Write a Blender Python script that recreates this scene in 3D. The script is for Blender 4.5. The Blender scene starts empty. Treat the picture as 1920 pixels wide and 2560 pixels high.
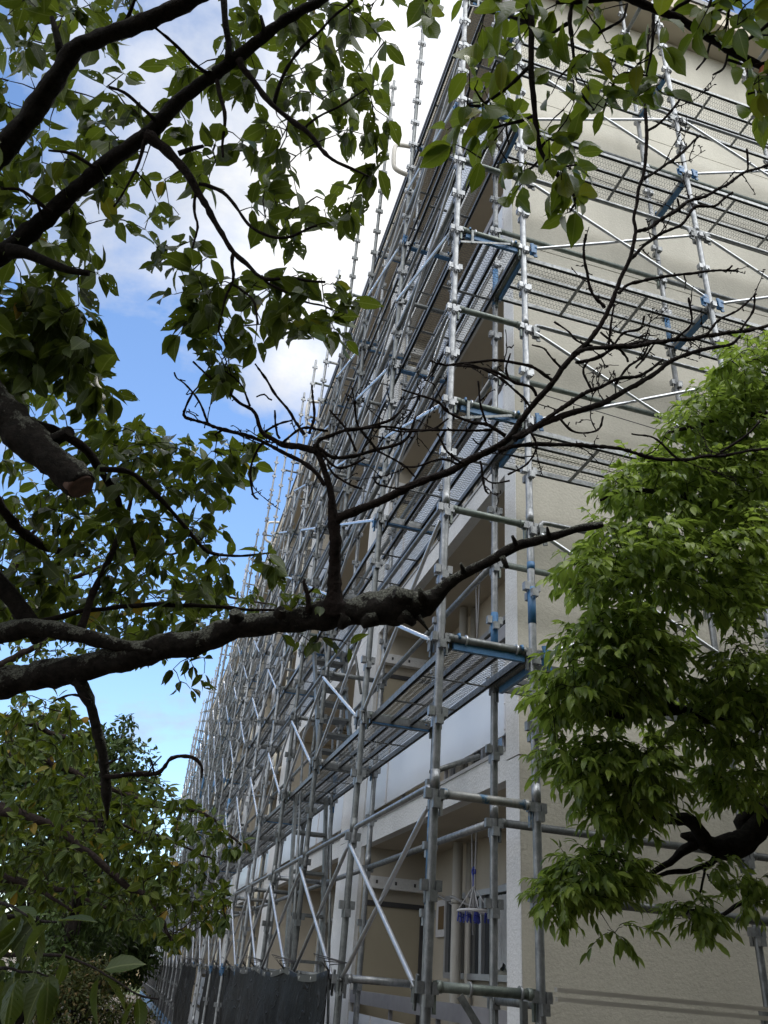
import bpy, bmesh, math, random
import numpy as np
from mathutils import Vector, Matrix, noise

S = bpy.context.scene
R = math.radians
rng = np.random.default_rng(7)
random.seed(7)

# ------------------------------------------------------------------ camera
CAM = np.array([-1.44387, -4.22592, 0.03806])
FPX = 1982.44                                     # focal length in photo pixels (1920 x 2560)
ROT = np.array([[0.95776526, -0.27808236, 0.07318404],     # right
                [0.20229548, 0.47073611, -0.85876892],     # down
                [0.20435812, 0.83730384, 0.50710950]])     # forward
cd = bpy.data.cameras.new('camera')
cam = bpy.data.objects.new('camera', cd)
S.collection.objects.link(cam)
cd.sensor_fit = 'AUTO'
cd.sensor_width = 36.0
cd.lens = FPX / 2560 * 36.0
cd.clip_start = 0.05
cd.clip_end = 2000
m3 = Matrix((ROT[0], -ROT[1], -ROT[2])).transposed()
cam.matrix_world = Matrix.Translation(Vector(CAM)) @ m3.to_4x4()
S.camera = cam

# ------------------------------------------------------------------ light
SUN_EL, SUN_AZ = 45.8, 6.8        # azimuth from +Y towards +X, degrees
SUN_STRENGTH, SKY_STRENGTH = 0.9, 0.15
S.view_settings.view_transform = 'Standard'
S.view_settings.look = 'None'
S.view_settings.gamma = 1.0
S.view_settings.use_curve_mapping = False
S.view_settings.exposure = 0.25

ld = bpy.data.lights.new('sun', 'SUN')
ld.energy = SUN_STRENGTH
ld.angle = R(14)
ld.color = (1.0, 0.95, 0.87)
sun = bpy.data.objects.new('sun', ld)
S.collection.objects.link(sun)
sd = Vector((math.cos(R(SUN_EL)) * math.sin(R(SUN_AZ)), math.cos(R(SUN_EL)) * math.cos(R(SUN_AZ)), math.sin(R(SUN_EL))))
sun.rotation_euler = (-sd).to_track_quat('-Z', 'Y').to_euler()
sun.location = sd * 60


class NT:
    """tiny helper for node trees"""
    def __init__(s, tree):
        s.t = tree
        s.t.nodes.clear()

    def n(s, kind, **kw):
        nd = s.t.nodes.new(kind)
        for k, v in kw.items():
            if k.startswith('i_'):
                key = k[2:]
                key = int(key) if key.isdigit() else key.replace('_', ' ')
                nd.inputs[key].default_value = v
            else:
                setattr(nd, k, v)
        return nd

    def l(s, a, b):
        s.t.links.new(a, b)

    def val(s, x, sock):
        if isinstance(x, (int, float)):
            sock.default_value = x
        elif isinstance(x, (tuple, list)):
            sock.default_value = x
        else:
            s.l(x, sock)

    def math(s, op, a, b=0.0, clamp=False):
        nd = s.n('ShaderNodeMath', operation=op, use_clamp=clamp)
        s.val(a, nd.inputs[0])
        s.val(b, nd.inputs[1])
        return nd.outputs[0]

    def ramp(s, fac, stops, interp='LINEAR'):
        nd = s.n('ShaderNodeValToRGB')
        nd.color_ramp.interpolation = interp
        while len(nd.color_ramp.elements) < len(stops):
            nd.color_ramp.elements.new(0.5)
        for e, (p, c) in zip(nd.color_ramp.elements, stops):
            e.position = p
            e.color = (c[0], c[1], c[2], 1) if isinstance(c, (tuple, list)) else (c, c, c, 1)
        s.l(fac, nd.inputs[0])
        return nd.outputs[0]

    def mix(s, fac, a, b):
        nd = s.n('ShaderNodeMix', data_type='RGBA')
        s.val(fac, nd.inputs[0])
        for x, i in ((a, 6), (b, 7)):
            if isinstance(x, (tuple, list)):
                nd.inputs[i].default_value = (x[0], x[1], x[2], 1)
            else:
                s.l(x, nd.inputs[i])
        return nd.outputs[2]

    def noise(s, vec, scale, detail=4.0, rough=0.55, dist=0.0):
        nd = s.n('ShaderNodeTexNoise', i_Scale=scale, i_Detail=detail, i_Roughness=rough, i_Distortion=dist)
        if vec is not None:
            s.l(vec, nd.inputs['Vector'])
        return nd.outputs['Fac']

    def vmul(s, vec, v):
        nd = s.n('ShaderNodeVectorMath', operation='MULTIPLY')
        s.l(vec, nd.inputs[0])
        nd.inputs[1].default_value = v
        return nd.outputs[0]

    def vadd(s, vec, v):
        nd = s.n('ShaderNodeVectorMath', operation='ADD')
        s.l(vec, nd.inputs[0])
        nd.inputs[1].default_value = v
        return nd.outputs[0]


# ---- sky: Nishita blue with broken cloud, all in world directions
W = bpy.data.worlds.new('World')
S.world = W
W.use_nodes = True
w = NT(W.node_tree)
tc = w.n('ShaderNodeTexCoord')
D = tc.outputs['Generated']
sky = w.n('ShaderNodeTexSky', sky_type='NISHITA', sun_disc=False, sun_elevation=R(SUN_EL), sun_rotation=R(SUN_AZ),
          air_density=1.0, dust_density=0.0, ozone_density=4.0)
bg_sky = w.n('ShaderNodeBackground', i_Strength=SKY_STRENGTH)
w.l(sky.outputs[0], bg_sky.inputs[0])
sep = w.n('ShaderNodeSeparateXYZ')
w.l(D, sep.inputs[0])
# flatten directions onto a cloud deck: (x, y) / (z + 0.25)
den = w.math('ADD', w.math('MAXIMUM', sep.outputs[2], 0.0), 0.30)
comb = w.n('ShaderNodeCombineXYZ')
w.l(w.math('DIVIDE', sep.outputs[0], den), comb.inputs[0])
w.l(w.math('DIVIDE', sep.outputs[1], den), comb.inputs[1])
cv = w.vadd(comb.outputs[0], (3.1, 1.7, 0.0))
n1 = w.noise(cv, 1.6, 9.0, 0.60, 0.35)
n2 = w.noise(cv, 5.5, 6.0, 0.6, 0.2)


def lobe(direction, power):
    v = Vector(direction).normalized()
    nd = w.n('ShaderNodeVectorMath', operation='DOT_PRODUCT')
    w.l(D, nd.inputs[0])
    nd.inputs[1].default_value = v
    return w.math('POWER', w.math('MAXIMUM', nd.outputs['Value'], 0.0), power)


near_sun = lobe((0.04, 0.66, 0.75), 16.0)
glow = lobe((0.03, 0.71, 0.70), 60.0)
side = lobe((-0.86, -0.20, 0.47), 2.0)
rear = lobe((0.15, -0.75, 0.65), 2.0)
zen = lobe((0.35, -0.30, 0.89), 4.0)
blue_gap = lobe((-0.07, 0.815, 0.575), 70.0)
low_gap = lobe((0.0, 0.965, 0.26), 26.0)
amt = w.math('ADD', w.math('MULTIPLY', n1, 1.0), w.math('MULTIPLY', w.math('SUBTRACT', n2, 0.5), 0.42))
amt = w.math('ADD', amt, 0.075)
amt = w.math('ADD', amt, w.math('MULTIPLY', near_sun, 0.24))
amt = w.math('ADD', amt, w.math('MULTIPLY', side, 0.10))
amt = w.math('ADD', amt, w.math('MULTIPLY', rear, 0.14))
amt = w.math('ADD', amt, w.math('MULTIPLY', zen, 0.12))
amt = w.math('SUBTRACT', amt, w.math('MULTIPLY', blue_gap, 0.22))
amt = w.math('SUBTRACT', amt, w.math('MULTIPLY', low_gap, 0.12))
amt = w.math('SUBTRACT', amt, w.math('MULTIPLY', lobe((-0.22, 0.60, 0.77), 40.0), 0.20))
cloud = w.ramp(amt, [(0.55, 0.0), (0.65, 0.50), (0.80, 1.0)])
# cloud brightness: silver near the sun, grey where thick, unseen side, rear and overhead cloud boosted to light walls and leaves
shade = w.ramp(w.noise(cv, 2.6, 7.0, 0.6, 0.3), [(0.35, 1.15), (0.62, 0.78)])
lum = w.math('ADD', 0.53, w.math('MULTIPLY', glow, 0.42))
lum = w.math('ADD', lum, w.math('MULTIPLY', side, 1.7))
lum = w.math('ADD', lum, w.math('MULTIPLY', rear, 2.7))
lum = w.math('ADD', lum, w.math('MULTIPLY', zen, 2.6))
lum = w.math('MULTIPLY', lum, shade)
ccol = w.mix(shade, (0.76, 0.87, 1.0), (1.0, 0.99, 0.97))
bg_c = w.n('ShaderNodeBackground')
w.l(ccol, bg_c.inputs[0])
w.l(lum, bg_c.inputs[1])
mixw = w.n('ShaderNodeMixShader')
w.l(cloud, mixw.inputs[0])
w.l(bg_sky.outputs[0], mixw.inputs[1])
w.l(bg_c.outputs[0], mixw.inputs[2])
wo = w.n('ShaderNodeOutputWorld')
w.l(mixw.outputs[0], wo.inputs[0])


# ------------------------------------------------------------------ helpers
def at(px, py, depth):
    """world point that the photo shows at pixel (px, py), `depth` metres in front of the lens"""
    return CAM + depth * (ROT.T @ np.array([(px - 960) / FPX, (py - 1280) / FPX, 1.0]))


class MB:
    """collects shapes into ONE mesh"""
    def __init__(s):
        s.v, s.f, s.n, s.sm = [], [], 0, []

    def add(s, verts, faces, smooth=False):
        b = s.n
        s.v.extend([tuple(map(float, q)) for q in verts])
        s.f.extend([tuple(i + b for i in f) for f in faces])
        s.sm.extend([smooth] * len(faces))
        s.n += len(verts)
        return s

    def box(s, lo, hi):
        x0, y0, z0 = lo
        x1, y1, z1 = hi
        vs = [(x0, y0, z0), (x1, y0, z0), (x1, y1, z0), (x0, y1, z0), (x0, y0, z1), (x1, y0, z1), (x1, y1, z1), (x0, y1, z1)]
        return s.add(vs, [(0, 3, 2, 1), (4, 5, 6, 7), (0, 1, 5, 4), (1, 2, 6, 5), (2, 3, 7, 6), (3, 0, 4, 7)])

    def bar(s, a, b, wd, h, up=(0, 0, 1)):
        """rectangular bar from a to b"""
        a, b = Vector(a), Vector(b)
        d = (b - a).normalized()
        u = Vector(up)
        if abs(d.dot(u)) > 0.98:
            u = Vector((1, 0, 0))
        r = d.cross(u).normalized() * (wd / 2)
        u = r.cross(d).normalized() * (h / 2)
        vs = [a - r - u, a + r - u, a + r + u, a - r + u, b - r - u, b + r - u, b + r + u, b - r + u]
        return s.add(vs, [(0, 1, 2, 3), (7, 6, 5, 4), (4, 5, 1, 0), (5, 6, 2, 1), (6, 7, 3, 2), (7, 4, 0, 3)])

    def tube(s, pts, rad, sides=10, cap=True, jitter=0.0, jfreq=9.0, seed=0.0):
        pts = [Vector(p) for p in pts]
        if isinstance(rad, (int, float)):
            rad = [rad] * len(pts)
        n = len(pts)
        if n < 2:
            return s
        tang = []
        for i in range(n):
            t = pts[min(i + 1, n - 1)] - pts[max(i - 1, 0)]
            tang.append(t.normalized() if t.length > 1e-9 else Vector((0, 0, 1)))
        u = tang[0].cross(Vector((0.123, 0.31, 0.94)))
        if u.length < 1e-4:
            u = tang[0].cross(Vector((1, 0, 0)))
        u.normalize()
        vs, fs = [], []
        for i in range(n):
            t = tang[i]
            u = (u - t * u.dot(t))
            u.normalize()
            q = t.cross(u)
            for k in range(sides):
                an = 2 * math.pi * k / sides
                o = u * math.cos(an) + q * math.sin(an)
                r = rad[i]
                if jitter:
                    pp = pts[i] + o * r
                    r *= 1 + jitter * noise.noise(pp * jfreq + Vector((seed, 0, 0))) + 0.5 * jitter * noise.noise(pp * jfreq * 3.1 + Vector((0, seed, 0)))
                vs.append(pts[i] + o * r)
        for i in range(n - 1):
            for k in range(sides):
                k2 = (k + 1) % sides
                fs.append((i * sides + k, i * sides + k2, (i + 1) * sides + k2, (i + 1) * sides + k))
        s.add(vs, fs, True)
        if cap:
            b = s.n - len(vs)
            s.f.append(tuple(b + k for k in reversed(range(sides))))
            s.f.append(tuple(b + (n - 1) * sides + k for k in range(sides)))
            s.sm.extend([False, False])
        return s

    def build(s, name, mat, parent=None, loc=None):
        me = bpy.data.meshes.new(name)
        me.from_pydata(s.v, [], s.f)
        me.polygons.foreach_set('use_smooth', s.sm)
        me.update()
        return link(name, me, mat, parent, loc)


def link(name, me, mat=None, parent=None, loc=None):
    o = bpy.data.objects.new(name, me)
    S.collection.objects.link(o)
    if mat is not None and len(me.materials) == 0:
        me.materials.append(mat)
    if parent is not None:
        o.parent = parent
    if loc is not None:
        o.location = loc
    return o


def thing(name, label, cat, loc=(0, 0, 0), group=None):
    o = bpy.data.objects.new(name, None)
    S.collection.objects.link(o)
    o.location = loc
    o.empty_display_size = 0.2
    o['label'] = label
    o['category'] = cat
    if group:
        o['group'] = group
    return o


def tag(o, label, cat, group=None):
    o['label'] = label
    o['category'] = cat
    if group:
        o['group'] = group
    return o


def smooth_path(pts, step):
    """Catmull-Rom through rows of (x, y, z, r), resampled about every `step`"""
    P = np.array(pts, float)
    if len(P) == 2:
        P = np.vstack([P[0], P.mean(0), P[1]])
    ext = np.vstack([2 * P[0] - P[1], P, 2 * P[-1] - P[-2]])
    out = []
    for i in range(1, len(ext) - 2):
        p0, p1, p2, p3 = ext[i - 1:i + 3]
        n = max(1, int(np.linalg.norm(p2[:3] - p1[:3]) / step))
        for k in range(n):
            t = k / n
            out.append(0.5 * (2 * p1 + (p2 - p0) * t + (2 * p0 - 5 * p1 + 4 * p2 - p3) * t * t + (3 * p1 - p0 - 3 * p2 + p3) * t ** 3))
    out.append(P[-1])
    out = np.array(out)
    out[:, 3] = np.maximum(out[:, 3], 0.0009)
    return out


# ------------------------------------------------------------------ materials
def new_mat(name):
    m = bpy.data.materials.new(name)
    m.use_nodes = True
    return m, NT(m.node_tree)


def finish(t, bsdf, bump=None, bstr=0.3, bdist=0.01):
    out = t.n('ShaderNodeOutputMaterial')
    if bump is not None:
        bn = t.n('ShaderNodeBump', i_Strength=bstr, i_Distance=bdist)
        t.l(bump, bn.inputs['Height'])
        t.l(bn.outputs[0], bsdf.inputs['Normal'])
    t.l(bsdf.outputs[0], out.inputs[0])


def mat_plain(name, c1, c2, scale=6.0, rough=0.6, metal=0.0, bscale=None, bstr=0.2, bdist=0.004, spec=0.5):
    m, t = new_mat(name)
    g = t.n('ShaderNodeNewGeometry')
    fac = t.ramp(t.noise(g.outputs['Position'], scale, 6.0, 0.62), [(0.33, 0.0), (0.68, 1.0)])
    b = t.n('ShaderNodeBsdfPrincipled', i_Roughness=rough, i_Metallic=metal)
    b.inputs['Specular IOR Level'].default_value = spec
    t.l(t.mix(fac, c1, c2), b.inputs['Base Color'])
    bump = t.noise(g.outputs['Position'], bscale, 4.0, 0.6) if bscale else None
    finish(t, b, bump, bstr, bdist)
    return m


def mat_render_wall(name, base, dark, bstr):
    """sprayed stone-textured render: fine pebbled bump, faint stains and streaks"""
    m, t = new_mat(name)
    g = t.n('ShaderNodeNewGeometry')
    P = g.outputs['Position']
    big = t.ramp(t.noise(P, 0.55, 5.0, 0.6), [(0.3, 0.0), (0.75, 1.0)])
    streak = t.ramp(t.noise(t.vmul(P, (2.2, 2.2, 0.25)), 1.6, 5.0, 0.6), [(0.42, 0.0), (0.78, 1.0)])
    fine = t.noise(P, 55.0, 3.0, 0.6)
    c = t.mix(big, base, tuple(x * 0.90 for x in base))
    c = t.mix(t.math('MULTIPLY', streak, 0.30), c, dark)
    c = t.mix(t.math('MULTIPLY', t.ramp(fine, [(0.40, 1.0), (0.55, 0.0)]), 0.22), c, dark)
    b = t.n('ShaderNodeBsdfPrincipled', i_Roughness=0.85)
    b.inputs['Specular IOR Level'].default_value = 0.25
    t.l(c, b.inputs['Base Color'])
    finish(t, b, t.noise(t.vmul(P, (1.0, 1.0, 1.25)), 42.0, 3.0, 0.55), bstr, 0.012)
    return m


def mat_galv(name, c1, c2, metal=0.55, rough=0.42, paint=None):
    m, t = new_mat(name)
    g = t.n('ShaderNodeNewGeometry')
    P = g.outputs['Position']
    oi = t.n('ShaderNodeObjectInfo')
    f = t.ramp(t.noise(P, 16.0, 8.0, 0.68), [(0.36, 0.0), (0.66, 1.0)])
    f2 = t.ramp(t.noise(t.vmul(P, (1, 1, 0.3)), 45.0, 5.0, 0.7), [(0.45, 0.0), (0.72, 1.0)])
    c = t.mix(f, c1, c2)
    c = t.mix(t.math('MULTIPLY', f2, 0.4), c, tuple(0.5 * x for x in c1))
    rust = t.ramp(t.noise(P, 7.5, 8.0, 0.75), [(0.67, 0.0), (0.73, 1.0)])
    c = t.mix(t.math('MULTIPLY', rust, 0.55), c, (0.16, 0.085, 0.04))
    if paint:
        pf = t.ramp(t.noise(P, 4.5, 8.0, 0.7), [(0.52, 0.0), (0.58, 1.0)])
        c = t.mix(pf, c, paint)
    vary = t.math('ADD', 0.80, t.math('MULTIPLY', oi.outputs['Random'], 0.4))
    mm = t.n('ShaderNodeMix', data_type='RGBA', blend_type='MULTIPLY')
    mm.inputs[0].default_value = 1.0
    t.l(c, mm.inputs[6])
    t.l(vary, mm.inputs[7])
    b = t.n('ShaderNodeBsdfPrincipled', i_Metallic=metal)
    t.l(mm.outputs[2], b.inputs['Base Color'])
    t.l(t.math('ADD', rough - 0.08, t.math('MULTIPLY', f2, 0.25)), b.inputs['Roughness'])
    finish(t, b, t.noise(P, 60.0, 4.0, 0.6), 0.12, 0.003)
    return m


def mat_leaf(name, cols, transl=0.35, rough=0.42, holes=False, tcol=(0.22, 0.34, 0.03), spec=0.45):
    """leaf attribute lf = (along, across, random per leaf)"""
    m, t = new_mat(name)
    a = t.n('ShaderNodeAttribute', attribute_name='lf')
    sp = t.n('ShaderNodeSeparateXYZ')
    t.l(a.outputs['Vector'], sp.inputs[0])
    c = t.ramp(sp.outputs[2], cols)
    ac = t.math('ABSOLUTE', sp.outputs[1])
    vein = t.math('SINE', t.math('MULTIPLY', t.math('SUBTRACT', sp.outputs[0], t.math('MULTIPLY', ac, 0.30)), 55.0))
    vf = t.math('MULTIPLY', t.ramp(vein, [(0.80, 0.0), (1.0, 1.0)]), 0.07)
    mid = t.ramp(ac, [(0.03, 1.0), (0.09, 0.0)])
    vf = t.math('MAXIMUM', vf, t.math('MULTIPLY', mid, 0.5))
    c = t.mix(vf, c, (0.22, 0.26, 0.10))
    g = t.n('ShaderNodeNewGeometry')
    spot = t.ramp(t.noise(g.outputs['Position'], 48.0, 4.0, 0.6), [(0.66, 0.0), (0.71, 1.0)])
    c = t.mix(t.math('MULTIPLY', spot, 0.5), c, (0.10, 0.06, 0.02))
    b = t.n('ShaderNodeBsdfPrincipled', i_Roughness=rough)
    b.inputs['Specular IOR Level'].default_value = spec
    t.l(c, b.inputs['Base Color'])
    bn = t.n('ShaderNodeBump', i_Strength=0.10, i_Distance=0.003)
    t.l(vein, bn.inputs['Height'])
    t.l(bn.outputs[0], b.inputs['Normal'])
    tr = t.n('ShaderNodeBsdfTranslucent')
    t.l(t.mix(0.55, c, tcol), tr.inputs[0])
    mx = t.n('ShaderNodeMixShader', i_0=transl)
    t.l(b.outputs[0], mx.inputs[1])
    t.l(tr.outputs[0], mx.inputs[2])
    last = mx.outputs[0]
    if holes:
        hn = t.noise(g.outputs['Position'], 85.0, 1.0, 0.5)
        hm = t.math('GREATER_THAN', hn, t.math('ADD', 0.66, t.math('MULTIPLY', sp.outputs[2], 0.18)))
        tp = t.n('ShaderNodeBsdfTransparent')
        m2 = t.n('ShaderNodeMixShader')
        t.l(hm, m2.inputs[0])
        t.l(last, m2.inputs[1])
        t.l(tp.outputs[0], m2.inputs[2])
        last = m2.outputs[0]
    out = t.n('ShaderNodeOutputMaterial')
    t.l(last, out.inputs[0])
    return m


def mat_bark(name, c1, c2, lichen=0.0):
    m, t = new_mat(name)
    g = t.n('ShaderNodeNewGeometry')
    P = g.outputs['Position']
    f = t.ramp(t.noise(P, 38.0, 8.0, 0.7), [(0.36, 0.0), (0.66, 1.0)])
    c = t.mix(f, c1, c2)
    bump = t.noise(P, 70.0, 8.0, 0.72)
    if lichen:
        ns = t.n('ShaderNodeSeparateXYZ')
        t.l(g.outputs['Normal'], ns.inputs[0])
        up = t.math('MULTIPLY', ns.outputs[2], 0.14)
        ln = t.math('ADD', t.noise(P, 9.0, 9.0, 0.74), up)
        lf = t.ramp(ln, [(0.585 - 0.03 * lichen, 0.0), (0.63 - 0.03 * lichen, 1.0)])
        fine = t.ramp(t.noise(P, 150.0, 4.0, 0.7), [(0.40, 0.15), (0.60, 1.0)])
        lf = t.math('MULTIPLY', lf, fine)
        c = t.mix(t.math('MULTIPLY', lf, 0.9), c, (0.36, 0.37, 0.31))
        bump = t.math('ADD', bump, t.math('MULTIPLY', lf, 0.5))
    b = t.n('ShaderNodeBsdfPrincipled', i_Roughness=0.9)
    b.inputs['Specular IOR Level'].default_value = 0.2
    t.l(c, b.inputs['Base Color'])
    finish(t, b, bump, 1.0, 0.02)
    return m


def mat_glass(name):
    m, t = new_mat(name)
    b = t.n('ShaderNodeBsdfPrincipled', i_Roughness=0.06)
    b.inputs['Base Color'].default_value = (0.035, 0.04, 0.045, 1)
    b.inputs['Specular IOR Level'].default_value = 0.7
    finish(t, b)
    return m


M = {}
M['wall'] = mat_render_wall('beige_render', (0.54, 0.52, 0.45), (0.33, 0.315, 0.27), 0.36)
M['white'] = mat_render_wall('white_render', (0.74, 0.745, 0.75), (0.45, 0.45, 0.44), 0.50)
M['inner'] = mat_plain('inner_paint', (0.50, 0.45, 0.37), (0.43, 0.39, 0.32), 1.4, 0.8, 0, 60.0, 0.15)
M['soffit'] = mat_plain('soffit_paint', (0.52, 0.46, 0.37), (0.44, 0.39, 0.31), 1.2, 0.85, 0, 60.0, 0.12)
M['panel'] = mat_plain('balcony_panel_sheet', (0.72, 0.76, 0.82), (0.66, 0.70, 0.77), 1.1, 0.30, 0.0)
M['rail'] = mat_plain('grey_rail_paint', (0.27, 0.265, 0.28), (0.22, 0.215, 0.23), 9, 0.45)
M['trim'] = mat_plain('grey_trim', (0.42, 0.42, 0.42), (0.35, 0.35, 0.35), 8, 0.6)
M['alu'] = mat_plain('aluminium', (0.42, 0.43, 0.45), (0.36, 0.37, 0.39), 10, 0.38, 0.5)
M['dark'] = mat_plain('dark_metal', (0.045, 0.045, 0.05), (0.075, 0.075, 0.08), 8, 0.5, 0.2)
M['cream'] = mat_plain('cream_pipe_paint', (0.66, 0.61, 0.49), (0.56, 0.51, 0.41), 3, 0.45)
M['pipe'] = mat_plain('grey_pipe_paint', (0.50, 0.48, 0.43), (0.44, 0.42, 0.38), 3, 0.5)
M['door'] = mat_plain('door_paint', (0.40, 0.36, 0.27), (0.36, 0.32, 0.24), 2, 0.6)
M['glass'] = mat_glass('window_glass')
M['curtain'] = mat_plain('curtain_cloth', (0.55, 0.56, 0.57), (0.40, 0.41, 0.42), 9, 0.9)
M['vent'] = mat_plain('brown_mesh', (0.17, 0.11, 0.05), (0.12, 0.08, 0.04), 60, 0.8)
M['galv'] = mat_galv('galvanised_tube', (0.17, 0.183, 0.195), (0.31, 0.322, 0.335))
M['galv_dull'] = mat_galv('dull_galvanised_tube', (0.10, 0.11, 0.112), (0.19, 0.203, 0.207), 0.4, 0.5)
M['bright'] = mat_plain('bright_zinc', (0.42, 0.44, 0.47), (0.52, 0.54, 0.57), 12, 0.30, 0.7)
M['green'] = mat_galv('green_grey_tube', (0.10, 0.125, 0.112), (0.19, 0.215, 0.195), 0.35, 0.5)
M['bluechip'] = mat_galv('chipped_blue_tube', (0.19, 0.20, 0.195), (0.30, 0.30, 0.29), 0.3, 0.5, (0.025, 0.10, 0.19))
M['blue'] = mat_plain('blue_paint', (0.022, 0.10, 0.235), (0.05, 0.155, 0.30), 24, 0.5)
M['deck'] = mat_galv('deck_frame_steel', (0.13, 0.142, 0.146), (0.23, 0.24, 0.25), 0.5, 0.45)
M['mesh'] = mat_galv('expanded_metal', (0.15, 0.16, 0.165), (0.25, 0.26, 0.26), 0.45, 0.5)
M['tarp'] = mat_plain('black_sheet', (0.010, 0.0105, 0.012), (0.028, 0.029, 0.032), 2.2, 0.75, 0, 160.0, 0.3, 0.003, 0.12)
mt, t_ = new_mat('creased_black_sheet')
g_ = t_.n('ShaderNodeNewGeometry')
P_ = g_.outputs['Position']
wear = t_.ramp(t_.noise(P_, 1.9, 8.0, 0.72, 0.6), [(0.52, 0.0), (0.70, 1.0)])
cr1 = t_.math('ABSOLUTE', t_.math('SUBTRACT', t_.noise(P_, 1.7, 2.0, 0.5, 0.8), 0.5))
cr2 = t_.math('ABSOLUTE', t_.math('SUBTRACT', t_.noise(t_.vadd(P_, (7.0, 3.0, 1.0)), 2.9, 2.0, 0.5, 0.6), 0.5))
line = t_.math('MAXIMUM', t_.ramp(cr1, [(0.0, 1.0), (0.016, 0.0)]), t_.ramp(cr2, [(0.0, 0.8), (0.012, 0.0)]))
b_ = t_.n('ShaderNodeBsdfPrincipled', i_Roughness=0.62)
b_.inputs['Specular IOR Level'].default_value = 0.15
cc = t_.mix(t_.math('MULTIPLY', wear, 0.8), (0.006, 0.0063, 0.007), (0.020, 0.0205, 0.022))
t_.l(t_.mix(t_.math('MULTIPLY', line, 0.55), cc, (0.05, 0.051, 0.054)), b_.inputs['Base Color'])
finish(t_, b_, t_.math('ADD', t_.math('MULTIPLY', line, 0.5), t_.noise(P_, 4.0, 5.0, 0.6)), 0.8, 0.03)
M['tarp'] = mt
M['hem'] = mat_plain('sheet_hem', (0.03, 0.03, 0.033), (0.05, 0.05, 0.055), 5, 0.4)
M['steel'] = mat_plain('grommet_steel', (0.6, 0.6, 0.6), (0.5, 0.5, 0.5), 5, 0.3, 0.8)
M['plastic_blue'] = mat_plain('blue_plastic', (0.02, 0.03, 0.26), (0.03, 0.05, 0.34), 20, 0.35)
M['plastic_white'] = mat_plain('white_plastic', (0.70, 0.70, 0.72), (0.62, 0.62, 0.65), 20, 0.4)
M['plastic_grey'] = mat_plain('grey_plastic', (0.40, 0.40, 0.41), (0.34, 0.34, 0.35), 6, 0.5)
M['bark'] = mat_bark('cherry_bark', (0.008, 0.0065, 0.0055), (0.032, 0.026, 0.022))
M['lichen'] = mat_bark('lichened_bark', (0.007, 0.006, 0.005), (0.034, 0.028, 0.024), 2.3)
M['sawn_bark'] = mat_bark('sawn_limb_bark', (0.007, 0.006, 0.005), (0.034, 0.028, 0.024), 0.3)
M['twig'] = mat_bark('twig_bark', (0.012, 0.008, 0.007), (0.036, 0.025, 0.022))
M['cut'] = mat_plain('sawn_wood', (0.11, 0.06, 0.042), (0.045, 0.026, 0.02), 30, 0.9)
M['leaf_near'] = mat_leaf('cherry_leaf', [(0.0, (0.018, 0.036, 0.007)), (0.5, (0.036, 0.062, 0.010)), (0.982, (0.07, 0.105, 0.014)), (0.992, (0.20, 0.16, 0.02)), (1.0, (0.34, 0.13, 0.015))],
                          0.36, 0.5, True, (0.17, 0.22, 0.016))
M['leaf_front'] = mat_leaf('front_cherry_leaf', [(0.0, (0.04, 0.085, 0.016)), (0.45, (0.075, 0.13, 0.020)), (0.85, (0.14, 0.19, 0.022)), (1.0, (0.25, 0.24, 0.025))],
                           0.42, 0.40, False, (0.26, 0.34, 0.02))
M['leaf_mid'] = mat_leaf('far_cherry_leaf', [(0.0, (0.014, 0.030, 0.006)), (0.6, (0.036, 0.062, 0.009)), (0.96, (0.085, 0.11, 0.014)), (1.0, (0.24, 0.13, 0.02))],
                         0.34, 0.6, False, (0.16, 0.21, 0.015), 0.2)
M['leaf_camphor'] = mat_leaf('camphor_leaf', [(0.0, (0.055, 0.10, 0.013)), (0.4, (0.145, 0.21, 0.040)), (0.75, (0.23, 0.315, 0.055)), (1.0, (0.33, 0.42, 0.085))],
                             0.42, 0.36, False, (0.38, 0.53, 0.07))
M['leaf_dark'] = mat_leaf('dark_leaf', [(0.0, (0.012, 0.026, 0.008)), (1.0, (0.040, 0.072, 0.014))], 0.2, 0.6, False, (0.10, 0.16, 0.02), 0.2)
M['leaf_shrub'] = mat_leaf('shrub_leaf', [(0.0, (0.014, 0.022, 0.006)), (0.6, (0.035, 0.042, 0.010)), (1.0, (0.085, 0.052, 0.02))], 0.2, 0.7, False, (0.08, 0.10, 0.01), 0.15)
M['soil'] = mat_plain('soil', (0.13, 0.105, 0.08), (0.085, 0.07, 0.05), 1.4, 0.95, 0, 25.0, 0.6, 0.02)
M['grass'] = mat_plain('grass', (0.05, 0.075, 0.02), (0.09, 0.105, 0.035), 9.0, 0.9)
M['yellow_wall'] = mat_plain('yellow_wall_paint', (0.62, 0.50, 0.28), (0.55, 0.45, 0.26), 1, 0.8)
M['orange'] = mat_plain('orange_leaf', (0.65, 0.14, 0.02), (0.55, 0.10, 0.02), 30, 0.5)

# ------------------------------------------------------------------ ground
GZ = -1.62


def sheet(name, pts, z, mat, div=1, bump=0.0):
    bm = bmesh.new()
    bm.faces.new([bm.verts.new((x, y, z)) for x, y in pts])
    if div > 1:
        bmesh.ops.subdivide_edges(bm, edges=bm.edges[:], cuts=div, use_grid_fill=True)
        for v in bm.verts:
            v.co.z += bump * noise.noise(v.co * 0.35)
    me = bpy.data.meshes.new(name)
    bm.to_mesh(me)
    bm.free()
    o = link(name, me, mat)
    o['kind'] = 'structure'
    return o


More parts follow.
